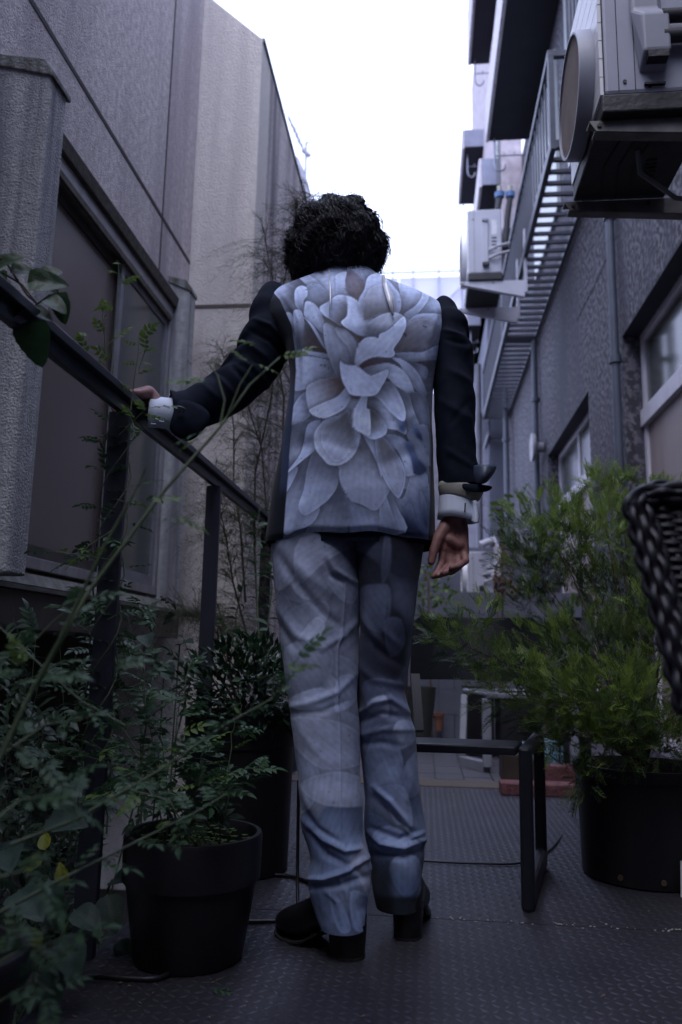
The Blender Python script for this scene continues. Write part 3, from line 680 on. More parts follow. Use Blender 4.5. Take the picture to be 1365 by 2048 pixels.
link('seat_frame', MB().prism([rloc(.022, 0, .41), rloc(.478, 0, .41), rloc(.478, .16, .41), rloc(.022, .16, .41)], (0, 0, -.024)), M_ch, ch, bevel=.005)
# curved backrest panel
bk = MB(); n = 14; pz = [(0, .555), (0, .775)]
P0 = W(822, 1240, Y=2.80); P1 = W(1085, 1240, Y=2.80)
for k in range(n+1):
    t_ = k/n; x = P0.x+(P1.x-P0.x)*t_; y = 2.74+.10*math.sin(math.pi*t_)
    cut = .03 if k in (0, n) else 0
    for z, dy in ((.56, 0), (.775-cut, .05)):
        bk.v.append((x, y+dy, z)); bk.v.append((x, y+dy+.012, z))
for k in range(n):
    a = 4*k; b = a+4
    bk.f += [(a, b, b+2, a+2), (a+1, a+3, b+3, b+1), (a, a+1, b+1, b), (a+2, b+2, b+3, a+3)]
bk.f += [(0, 2, 3, 1), (4*n, 4*n+1, 4*n+3, 4*n+2)]
link('backrest', bk, M_ch, ch, smooth=40)
link('back_post', MB().bar((P0.x+.015, 2.75, .575), (P0.x+.03, 2.66, .40), .03, .02), M_ch, ch)
link('back_post', MB().bar((P1.x-.02, 2.75, .575), (P1.x-.03, 2.66, .40), .03, .02), M_ch, ch)
# grey chair further back
gc = thing('garden_chair', 'light grey metal garden chair farther back under the shrub branches', 'chair', (.45, 4.8, 0))
M_gc = mat('grey_powder_coat', (.25, .26, .31), .5, (.21, .22, .27), 10)
for yy in (0, .5):
    pass
def gbar(p, q, w_, h_, nm): return link(nm, MB().bar(p, q, w_, h_), M_gc, gc, bevel=.006)
gbar((.345, 4.65, .03), (.345, 4.65, .40), .05, .045, 'leg'); gbar((.22, 4.88, .03), (.345, 4.66, .03), .05, .06, 'runner')
gbar((.345, 4.64, .42), (.85, 4.70, .42), .05, .03, 'seat_rail'); gbar((.22, 4.88, .06), (.24, 5.0, .40), .04, .04, 'leg'); gbar((.83, 4.7, .0), (.83, 4.7, .40), .05, .045, 'leg')
gbar((.24, 5.1, .42), (.75, 5.15, .42), .05, .03, 'seat_rail'); gbar((.36, 4.68, .425), (.25, 5.08, .425), .05, .02, 'side_rail')
# planter boxes, crate, bricks, cyan thing, cables
def boxthing(nm, lab, cat_, a, b, m, rim=True):
    t = thing(nm, lab, cat_, ((a[0]+b[0])/2, (a[1]+b[1])/2, a[2]))
    link('body', MB().box(a, b), m, t, bevel=.008)
    if rim: link('rim', MB().box((a[0]-.012, a[1]-.012, b[2]-.03), (b[0]+.012, b[1]+.012, b[2]+.004)), m, t, bevel=.005)
    return t
boxthing('planter_box', 'matt black planter box left behind the grey chair leg', 'planter', (.26, 5.3, 0), (.44, 5.55, .44), M_black)
boxthing('planter_box', 'wide black planter box right of the grey chair leg', 'planter', (.46, 5.1, 0), (1.0, 5.5, .42), M_black)
wz = W(1003, 1560, Z=.0)
boxthing('wooden_crate', 'small dark wooden crate on the plates beside the red block', 'crate', (.40, 4.34, .0), (.60, 4.55, .14), mat('dark_wood', (.05, .032, .026), .8, (.03, .02, .016), 8, stretch=(1, 14, 1)), False)
t = thing('red_block', 'speckled dark red kerb block lying behind the chair legs', 'block', (.53, 4.0, 0))
M_red = mat('red_concrete', (.17, .07, .075), .9, (.10, .04, .045), 50, bump=.6, bscale=90)
link('block', MB().box((.355, 3.95, 0), (.70, 4.07, .055)), M_red, t, bevel=.006)
t = thing('red_block', 'second red block standing on the first under the shrub', 'block', (.65, 4.15, 0))
link('block', MB().box((.56, 4.10, .008), (.74, 4.20, .12)), M_red, t, bevel=.006)
cb = thing('watering_can', 'pale blue watering can half hidden behind the chair leg', 'watering can', (.50, 4.4, 0))
M_cy = mat('pale_blue_plastic', (.16, .30, .38), .5)
cc = W(1068, 1560, Y=4.25); cc.z = .008
link('body', MB().lathe((.635, 4.42, .0), [(.06, 0), (.065, .01), (.065, .19), (.05, .21), (.03, .215)], 24), M_cy, cb, smooth=40)
link('spout', MB().tube([(.59, 4.38, .05), (.53, 4.33, .16), (.50, 4.31, .20)], [.014, .01, .016], 10), M_cy, cb, smooth=50)
link('handle', MB().tube([(.67, 4.44, .20), (.72, 4.46, .17), (.72, 4.46, .08), (.69, 4.44, .05)], .008, 8), M_cy, cb, smooth=50)
def cable(nm, lab, pts, r=.004, z=None):
    pts = [Vector(p) for p in pts]; out_ = []
    for i in range(len(pts)-1):
        p0 = pts[max(i-1, 0)]; p1 = pts[i]; p2 = pts[i+1]; p3 = pts[min(i+2, len(pts)-1)]
        for k in range(8):
            t_ = k/8; out_.append(.5*((2*p1)+(-p0+p2)*t_+(2*p0-5*p1+4*p2-p3)*t_*t_+(-p0+3*p1-3*p2+p3)*t_**3))
    out_.append(pts[-1])
    o = link(nm, MB().tube(out_, r, 8), M_black, smooth=60); o['label'] = lab; o['category'] = 'cable'; return o
G = lambda x, y, z=.006: W(x, y, Z=z)
cable('cable', 'thin black cable crossing the plates from the trouser leg to the big shrub pot', [G(700, 1712), G(850, 1722), G(960, 1727), G(1050, 1724), G(1110, 1690), G(1145, 1630), W(1153, 1570, Y=2.9), W(1155, 1520, Y=2.8)], .0035)
cable('cable', 'black cable lying in front of the small pot at the deck edge', [G(140, 1965), G(190, 1952), G(260, 1957), G(320, 1955), G(380, 1925)], .006)
cable('cable', 'black cable looping on the plates left of the boots', [G(640, 1828), G(600, 1840), G(540, 1842), G(470, 1838), G(440, 1800), G(500, 1755), G(580, 1752), G(640, 1775)], .0055)
cable('cable', 'black cable hanging down beside the larger pot to the floor', [W(598, 1560, Y=2.2), W(596, 1700, Y=2.2), W(596, 1800, Y=2.15), G(606, 1832), G(650, 1838)], .0045)
# fallen leaf spot by pot handled with plants. small white object on the right edge
t = thing('white_tag', 'small white tag standing at the right edge by the big pot', 'tag', W(1364, 1795, Z=0))
p = W(1368, 1795, Z=0)
link('tag', MB().prism([(p.x-.008, p.y, 0), (p.x+.05, p.y, 0), (p.x+.05, p.y+.02, .09), (p.x+.002, p.y+.02, .09)], (0, .002, 0)), mat('white_tag', (.75, .75, .78), .5), t)

# ---------------------------------------------------------------- POTS
def pot(nm, lab, cx, cy, r_bot, r_top, h, rim_h, z=0, lip=.012, m=M_black, holes=0):
    t = thing(nm, lab, 'plant pot', (cx, cy, z))
    prof = [(r_bot*.96, 0), (r_bot, .006), (r_top-lip, h-rim_h), (r_top-lip*.2, h-rim_h+.002), (r_top, h-.008), (r_top-.003, h), (r_top-.012, h), (r_top-.016, h-.01), (r_top-.02, h-.05)]
    link('body', MB().lathe((cx, cy, z), prof, 72), m, t, smooth=35)
    link('soil', MB().lathe((cx, cy, z+h-.05), [(r_top-.021, -.005), (r_top*.6, .004), (.001, .008)], 32), M_soil, t, smooth=60)
    for k in range(holes):
        a = -math.pi/2+(-1+k)*.62
        x, y = cx+math.cos(a)*(r_bot+.002), cy+math.sin(a)*(r_bot+.002)
        link('drain_plug', MB().tube([(x, y, z+.028), (x+math.cos(a)*.004, y+math.sin(a)*.004, z+.028)], .008, 12), mat('plug', (.10, .075, .05), .7), t)
    return t
pot1 = pot('plant_pot', 'small black ribbed rim pot of jasmine in front of the left railing', -.503, 1.80, .116, .150, .255, .095, lip=.009)
pot2 = pot('plant_pot', 'taller black pot with glossy bush standing behind the jasmine pot', -.565, 2.50, .155, .172, .46, .10, lip=.008)
pot3 = pot('plant_pot', 'large black pot holding the feathery green shrub on the right', .665, 2.64, .185, .205, .325, .035, lip=.012, holes=3)
pot4 = pot('plant_pot', 'black pot rim cut off by the lower left corner', -.65, 1.10, .09, .115, .24, .03)
# ================================================================= PERSON
PB = Vector((-.16, 1.95, 0))
person = thing('person', 'man seen from behind in a dahlia printed suit leaning one hand on the railing', 'person', PB)
M_skin = mat('skin', (.29, .145, .13), .55, (.19, .085, .08), 38, bump=.12, bscale=160)
M_navy = mat('navy_cloth', (.0075, .0125, .027), .85, (.005, .008, .018), 40, bump=.12, bscale=700, spec=.18)
M_lining = mat('khaki_lining', (.36, .35, .31), .6, (.30, .29, .26), 12, bump=.1)
M_shirt = mat('white_shirt', (.76, .83, .98), .6, (.68, .76, .94), 10, bump=.08, bscale=500)
M_hair = mat('black_hair', (.005, .0055, .009), .45, (.003, .003, .006), 30, spec=.32)
M_boot = mat('black_leather', (.011, .011, .013), .32, (.008, .008, .01), 30, bump=.1, bscale=200)
def smooth(a, b, x): t = np.clip((x-a)/(b-a), 0, 1); return t*t*(3-2*t)
# ---- cloth print painter ------------------------------------------------------
LI = (.66, .70, .86); MI = (.39, .42, .54); SH = (.20, .21, .27); DK = (.14, .135, .16); BR = (.13, .095, .10); BL = (.19, .24, .40); NV = (.06, .085, .17)
def catmull(P, k=4):
    n = len(P); o = []
    for i in range(n):
        p0, p1, p2, p3 = [np.array(P[(i+j-1) % n], float) for j in range(4)]
        for q in range(k):
            t = q/k; o.append(.5*((2*p1)+(-p0+p2)*t+(2*p0-5*p1+4*p2-p3)*t*t+(-p0+3*p1-3*p2+p3)*t**3))
    return np.array(o)
def shape(C, x, y, P, g0, g1, c0, c1, rim=.08, sh=.42, soft=1.0, shw=6., curve=True):
    """paint one printed petal: outline P, colour runs from c0 at point g0 to c1 at point g1"""
    Q_ = catmull(P) if curve else np.array(P, float)
    lo, hi = Q_.min(0)-24, Q_.max(0)+24; idx = np.nonzero((x > lo[0]) & (x < hi[0]) & (y > lo[1]) & (y < hi[1]))[0]
    if len(idx) == 0: return
    X, Y = x[idx], y[idx]; d = np.full(len(idx), 1e9); ins = np.zeros(len(idx), bool); n = len(Q_)
    for i in range(n):
        ax, ay = Q_[i]; bx, by = Q_[(i+1) % n]; L2 = (bx-ax)**2+(by-ay)**2+1e-9
        t = np.clip(((X-ax)*(bx-ax)+(Y-ay)*(by-ay))/L2, 0, 1); d = np.minimum(d, np.hypot(X-ax-t*(bx-ax), Y-ay-t*(by-ay)))
        cr = ((ay > Y) != (by > Y)); xi = ax+(Y-ay)*(bx-ax)/(by-ay+1e-12); ins ^= cr & (X < xi)
    sd = np.where(ins, -d, d); c = C[idx]
    c *= (1-sh*np.exp(-(np.clip(sd, 0, 99)/shw)**1.1)*(~ins))[:, None]
    gx, gy = g1[0]-g0[0], g1[1]-g0[1]; g = np.clip(((X-g0[0])*gx+(Y-g0[1])*gy)/(gx*gx+gy*gy), 0, 1); g = g*g*(3-2*g)
    col = np.array(c0)[None]*(1-g)[:, None]+np.array(c1)[None]*g[:, None]
    ux, uy = gx/math.hypot(gx, gy), gy/math.hypot(gx, gy); pr = (-(X-g0[0])*uy+(Y-g0[1])*ux)
    col = col*(1+.035*np.sin(pr*.55)+.02*np.sin(pr*1.7+3)+rim*np.exp(-(d/3.2)**2)-.05*np.exp(-((d-7)/4)**2))[:, None]
    a = 1/(1+np.exp(np.clip(sd/soft*2.2, -30, 30)))
    C[idx] = c*(1-a)[:, None]+col*a[:, None]
def pet(base, tip, wd, skew=0.):
    """pointed petal outline between base and tip"""
    bx, by = base; tx, ty = tip; dx, dy = tx-bx, ty-by; L = math.hypot(dx, dy); ux, uy = dx/L, dy/L; o = []
    for s, w_ in ((0, .12), (.2, .36), (.45, .5), (.7, .46), (.88, .26), (1, .0)): o.append((bx+dx*s-uy*(w_+skew*math.sin(3.14*s))*wd, by+dy*s+ux*(w_+skew*math.sin(3.14*s))*wd))
    for s, w_ in ((.88, .26), (.7, .46), (.45, .5), (.2, .36), (0, .12)): o.append((bx+dx*s+uy*(w_-skew*math.sin(3.14*s))*wd, by+dy*s-ux*(w_-skew*math.sin(3.14*s))*wd))
    return o
ORG = {'A': (520, 520), 'B': (700, 520), 'C': (520, 790), 'D': (700, 790)}
def paint_jacket(x, y):
    C = np.tile(np.array((.38, .40, .50)), (len(x), 1)); k = 200/1365
    r = random.Random(4)
    for i in range(40):
        a = r.uniform(0, 6.283); R1 = r.uniform(80, 150); R2 = R1+r.uniform(50, 110); cx, cy = 715, 790
        shape(C, x, y, pet((cx+math.cos(a)*R1*.8, cy+math.sin(a)*R1*1.1), (cx+math.cos(a)*R2, cy+math.sin(a)*R2*1.3), r.uniform(35, 70), r.uniform(-.2, .2)), (cx, cy), (cx+math.cos(a)*R2, cy+math.sin(a)*R2*1.3), SH, r.choice((MI, LI)), .1, .3)
    P = [
    ('A',[(120,350),(350,300),(450,160),(800,60),(1365,60),(1400,400),(900,600),(500,500)],(500,500),(900,100),MI,LI),
    ('A',[(110,355),(350,310),(480,400),(440,700),(330,610),(210,490)],(400,560),(200,380),SH,LI),
    ('A',[(250,260),(450,190),(620,340),(500,400),(350,310)],(560,330),(300,260),SH,MI),
    ('A',[(720,110),(800,95),(870,190),(800,170)],(800,170),(720,110),DK,SH),
    ('A',[(450,170),(560,140),(800,300),(930,480),(870,560),(640,340),(520,230)],(870,560),(500,160),MI,LI),
    ('A',[(650,340),(800,330),(930,440),(945,560),(830,640),(690,570),(620,470)],(850,600),(700,350),SH,MI),
    ('A',[(480,420),(560,350),(640,380),(650,480),(600,560),(590,700),(490,620)],(600,690),(520,400),MI,LI),
    ('A',[(360,720),(440,740),(480,900),(490,1000),(420,860)],(480,980),(380,740),MI,LI),
    ('A',[(460,700),(570,700),(610,900),(560,1150),(500,1230),(470,900)],(620,1100),(480,720),SH,LI),
    ('A',[(640,900),(740,960),(860,1170),(940,1290),(820,1270),(600,1230),(590,1000)],(850,1230),(620,920),BR,DK),
    ('A',[(640,560),(760,610),(860,760),(880,880),(870,1010),(720,870),(610,760),(610,640)],(860,1000),(720,700),MI,LI),
    ('A',[(600,780),(720,880),(800,1010),(900,1200),(860,1180),(760,1010),(660,850)],(880,1180),(640,800),MI,LI),
    ('A',[(590,1215),(700,1245),(940,1290),(940,1340),(760,1310),(600,1270)],(940,1300),(600,1230),MI,LI),
    ('A',[(500,1330),(700,1320),(960,1380),(1050,1520),(900,1640),(720,1720),(560,1780),(440,1750),(470,1500)],(1000,1560),(600,1450),SH,LI),
    ('A',[(880,870),(960,860),(1040,940),(1220,1180),(1270,1420),(1130,1370),(1140,1580),(1060,1600),(980,1430),(900,1200),(870,1000)],(1090,1590),(940,950),SH,(.52,.54,.66)),
    ('A',[(1030,920),(1150,930),(1270,1050),(1320,1150),(1300,1400),(1260,1410),(1210,1200),(1080,1050)],(1280,1400),(1120,950),SH,(.5,.52,.62)),
    ('A',[(860,760),(1000,820),(1090,890),(1260,960),(1400,1050),(1400,1160),(1240,980),(1060,920),(900,850)],(900,850),(1365,1100),DK,BR),
    ('A',[(1250,130),(1440,120),(1560,210),(1600,330),(1520,450),(1440,330),(1340,200)],(1500,440),(1440,160),MI,LI),
    ('A',[(1180,180),(1250,150),(1340,200),(1440,330),(1480,470),(1440,600),(1365,620),(1290,520),(1200,470),(1160,300)],(1420,560),(1240,180),BR,(.30,.27,.34)),
    ('A',[(1050,200),(1180,160),(1165,280),(1170,420),(1200,490),(1060,480),(1040,330)],(1100,480),(1100,200),MI,LI),
    ('A',[(820,640),(950,560),(1060,480),(1190,500),(1200,620),(1200,760),(1120,860),(1100,900),(980,820),(860,740)],(1150,850),(960,600),SH,LI),
    ('A',[(930,600),(1060,560),(1190,610),(1190,760),(1120,845),(1010,790)],(1170,780),(950,620),DK,MI),
    ('A',[(1190,490),(1290,530),(1420,620),(1520,760),(1570,880),(1575,980),(1500,1040),(1365,1030),(1270,980),(1110,860),(1190,760),(1200,600)],(1480,1040),(1280,700),MI,LI),
    ('B',[(680,260),(1000,340),(1030,450),(900,640),(720,760),(660,700),(690,500)],(760,720),(900,330),SH,LI),
    ('B',[(1080,420),(1290,480),(1350,600),(1310,760),(960,760),(1050,600)],(1000,740),(1250,540),MI,LI),
    ('B',[(1000,400),(1080,460),(1060,560),(960,700),(850,780),(740,740),(900,620),(980,500)],(760,740),(1050,450),MI,LI),
    ('B',[(140,130),(300,150),(240,320)],(240,320),(200,140),SH,MI),
    ('B',[(250,230),(410,170),(480,230),(600,360),(690,500),(670,720),(400,760),(180,760),(120,560),(200,400)],(400,760),(400,200),MI,LI),
    ('B',[(200,560),(260,410),(400,330),(520,360),(600,500),(600,700),(420,730),(300,790),(210,820),(180,720)],(380,800),(400,340),DK,(.46,.47,.56)),
    ('B',[(230,1010),(230,900),(300,820),(450,740),(620,715),(740,780),(620,850),(500,960),(400,1010),(350,1000),(380,1060),(230,1040)],(300,1030),(520,740),SH,(.54,.56,.66)),
    ('B',[(760,900),(860,780),(1000,730),(1290,760),(1270,950),(1200,1150),(1050,1290),(800,1280),(640,1270),(640,1150)],(760,1250),(1270,780),MI,LI),
    ('B',[(760,940),(840,840),(1000,800),(1150,840),(1200,980),(1150,1120),(1050,1220),(900,1260),(650,1250),(600,1215),(690,1080)],(640,1240),(1150,880),(.20,.175,.20),(.40,.40,.48)),
    ('B',[(620,1280),(800,1260),(1000,1255),(1220,1160),(1210,1340),(1100,1370),(900,1400),(740,1370)],(640,1340),(1150,1260),MI,LI),
    ('B',[(900,1400),(1130,1370),(1090,1490)],(900,1400),(1130,1450),BR,SH),
    ('B',[(780,1390),(900,1400),(1060,1480),(1040,1620),(960,1590),(860,1460)],(820,1420),(1030,1560),SH,MI),
    ('B',[(110,1480),(200,1390),(330,1320),(560,1340),(680,1410),(780,1520),(700,1500),(540,1430),(350,1440),(180,1490)],(150,1470),(700,1480),(.13,.07,.10),SH),
    ('B',[(570,1330),(700,1350),(850,1450),(960,1590),(1050,1800),(1010,1860),(830,1700),(740,1530),(680,1420)],(1020,1840),(700,1400),MI,LI),
    ('B',[(410,1010),(520,960),(640,850),(740,770),(770,870),(750,960),(690,1080),(600,1210),(620,1280),(560,1330),(420,1320),(330,1325),(190,1380),(110,1450),(70,1420),(100,1200),(200,1070),(330,1050),(390,1070)],(150,1400),(560,1000),(.50,.52,.64),LI),
    ('B',[(500,1600),(700,1720),(830,1850),(920,1980),(800,1930),(700,1790),(480,1650)],(500,1620),(850,1900),DK,SH),
    ('B',[(180,1485),(350,1430),(520,1410),(680,1470),(800,1600),(860,1740),(900,1880),(760,1800),(600,1700),(520,1610),(350,1560),(270,1560)],(200,1500),(680,1560),SH,LI),
    ('D',[(800,-20),(1000,-20),(1080,200),(1070,600),(900,300),(850,200)],(850,0),(1050,400),SH,MI),
    ('D',[(600,-60),(800,-20),(860,180),(960,420),(1060,560),(1060,900),(900,700),(760,520),(700,260)],(640,0),(900,560),SH,LI),
    ('D',[(790,520),(1060,420),(1080,1000),(1050,1200),(980,1000),(880,760)],(840,560),(1060,1000),MI,(.44,.47,.58)),
    ('D',[(430,1130),(560,1290),(660,1400),(740,1390),(800,1200),(850,1100),(1060,1100),(1090,1940),(880,1900),(700,1820),(600,1650),(500,1450),(420,1260)],(1050,1850),(560,1350),BL,(.52,.55,.68)),
    ('D',[(820,1450),(900,1700),(980,1900),(800,1840),(740,1650)],(760,1800),(880,1500),NV,(.30,.34,.47)),
    ('D',[(960,1300),(1050,1500),(1060,1800),(1000,1700)],(1040,1790),(960,1320),NV,(.34,.38,.5)),
    ('D',[(690,1800),(800,1840),(990,1910),(860,1920),(690,1890)],(700,1880),(980,1900),NV,NV),
    ('C',[(1160,1360),(1300,1480),(1540,1570),(1700,1480),(1780,1290),(1860,1500),(1990,1880),(1300,1880),(1220,1800)],(1500,1500),(1600,1850),MI,LI),
    ('D',[(430,1270),(560,1560),(640,1890),(420,1880)],(440,1300),(600,1850),LI,MI),
    ('C',[(1075,1150),(1150,1380),(1180,1600),(1200,1860),(980,1860),(640,1890),(700,1750),(830,1530),(960,1400),(1050,1250)],(1060,1300),(900,1850),SH,(.44,.46,.56)),
    ('C',[(540,20),(660,-40),(640,120),(690,250),(640,330),(420,420),(405,270)],(660,280),(440,280),MI,LI),
    ('C',[(400,430),(720,340),(660,520),(620,650),(580,820),(430,960),(370,650)],(560,450),(430,900),SH,(.5,.52,.63)),
    ('C',[(420,400),(380,600),(330,860),(230,980),(330,620)],(400,450),(280,900),LI,MI),
    ('C',[(200,1180),(360,1050),(350,1310),(270,1450),(120,1520),(150,1300)],(330,1120),(180,1430),(.11,.14,.24),(.20,.25,.38)),
    ('C',[(300,900),(420,900),(520,1000),(360,1065),(220,1160)],(300,930),(430,1040),(.2,.23,.32),MI),
    ('C',[(510,990),(700,860),(640,1000),(600,1290),(540,1530),(560,1600),(620,1650),(820,1530),(720,1750),(500,1850),(330,1890),(325,1500),(370,1300),(480,1130)],(620,980),(400,1700),SH,LI),
    ('C',[(360,1065),(515,985),(480,1120),(360,1330),(340,1250)],(500,1000),(360,1280),MI,LI),
    ('C',[(660,400),(830,345),(780,480),(740,600),(760,740),(600,880),(360,1072),(540,830),(600,650)],(720,430),(560,950),MI,LI),
    ('C',[(690,860),(770,740),(820,850),(960,950),(1060,950),(1075,1100),(1050,1260),(960,1400),(850,1500),(640,1640),(560,1610),(530,1500),(600,1290),(640,1050)],(860,930),(700,1450),SH,LI),
    ('C',[(1080,980),(1060,960),(1110,945),(1250,850),(1350,700),(1480,500),(1565,640),(1650,780),(1760,980),(1810,1150),(1780,1290),(1690,1450),(1610,1560),(1530,1570),(1400,1500),(1250,1440),(1150,1300),(1090,1150)],(1430,640),(1420,1350),(.19,.19,.23),(.50,.52,.64)),
    ('D',[(180,540),(270,590),(350,590),(370,700),(400,850),(450,1000),(430,1120),(380,950),(300,770)],(300,600),(420,1050),MI,LI),
    ('D',[(430,560),(600,540),(760,620),(860,830),(950,1000),(870,1090),(760,1100),(740,950),(640,750)],(600,600),(800,850),MI,LI),
    ('D',[(750,680),(820,640),(900,820),(1050,1000),(980,1090),(880,1070),(830,850)],(960,1050),(780,680),NV,BL),
    ('D',[(350,600),(430,555),(560,680),(680,860),(745,1000),(760,1150),(720,1320),(660,1405),(540,1270),(440,1080),(375,870)],(480,620),(660,1350),MI,LI),
    ('D',[(400,640),(450,600),(550,700),(650,870),(710,1020),(720,1180),(650,1340),(560,1220),(470,1060),(410,860)],(470,640),(620,1250),(.20,.195,.22),(.44,.46,.57)),
    ('D',[(240,60),(400,-40),(560,-60),(640,120),(740,330),(770,530),(640,480),(480,440),(430,300),(300,220)],(300,160),(560,200),SH,LI),
    ('D',[(600,200),(700,260),(770,430),(730,510),(640,400)],(720,460),(620,220),BL,MI),
    ('D',[(850,400),(960,500),(990,620),(900,560)],(960,580),(860,420),NV,BL),
    ('C',[(740,560),(800,430),(900,330),(1100,270),(1210,200),(1240,330),(1310,430),(1370,500),(1345,700),(1255,850),(1110,950),(950,950),(860,865),(765,740)],(1200,300),(850,800),MI,(.68,.70,.82)),
    ('C',[(890,420),(1060,335),(1200,230),(1240,400),(1290,520),(1290,600),(1250,740),(1150,860),(1040,915),(960,850),(860,700),(840,560)],(1180,380),(930,800),(.17,.165,.19),(.52,.54,.66)),
    ('C',[(640,-100),(740,-180),(880,-225),(1130,-235),(1170,-100),(1110,0),(1000,50),(880,110),(740,190),(680,220),(640,80)],(1120,-120),(680,60),BR,(.55,.57,.68)),
    ('C',[(690,190),(880,100),(1060,20),(1190,-110),(1245,0),(1200,120),(1120,210),(900,315),(760,290),(690,240)],(1200,0),(850,220),MI,(.68,.70,.82)),
    ('D',[(20,-20),(330,-20),(340,30),(240,60),(260,190),(220,180),(180,20),(100,60),(30,40)],(20,0),(330,10),(.08,.07,.08),DK),
    ('D',[(260,190),(400,270),(440,320),(505,440),(485,540),(340,605),(240,575),(170,510),(280,400)],(300,300),(430,560),MI,LI),
    ('D',[(275,205),(420,290),(435,420),(350,480),(285,470)],(300,250),(400,450),DK,(.36,.36,.42)),
    ('D',[(180,-10),(240,20),(230,170),(270,210),(285,380),(275,545),(180,525),(60,445),(35,260),(100,130)],(200,20),(150,380),MI,(.66,.68,.80)),
    ('B',[(480,1660),(600,1700),(690,1850),(760,2050),(740,2200),(600,2120),(400,1900),(340,1850)],(440,1720),(620,2050),SH,LI),
    ('B',[(-135,1390),(-60,1430),(100,1450),(260,1570),(350,1560),(520,1495),(505,1600),(440,1720),(330,1850),(40,1845),(-40,1760),(-110,1620)],(330,1830),(60,1560),(.54,.57,.70),(.60,.63,.78)),
    ]
    for tag, P_, g0, g1, c0, c1 in P:
        ox, oy = ORG[tag]; f = lambda p: (ox+p[0]*k, oy+p[1]*k)
        shape(C, x, y, [f(p) for p in P_], f(g0), f(g1), c0, c1)
    for i in range(90):
        fx, fy, fr = r.uniform(575, 870), r.uniform(560, 1060), r.uniform(.6, 1.4)
        C *= (1-.55*np.exp(-((x-fx)**2+(y-fy)**2)/(fr*fr)))[:, None]
    for fx, fy, q in ((848, 652, 2), (852, 654, 2), (810, 668, 3), (812, 672, 2), (643, 730, 2.4), (650, 731, 3), (658, 736, 2), (773, 703, 1.6), (613, 579, 1.6), (810, 923, 1.8), (829, 945, 2.4), (603, 917, 1.4), (636, 821, 1.5), (684, 814, 1.5)):
        C *= (1-.75*np.exp(-((x-fx)**2+((y-fy)*1.3)**2)/(q*q)))[:, None]
    return C
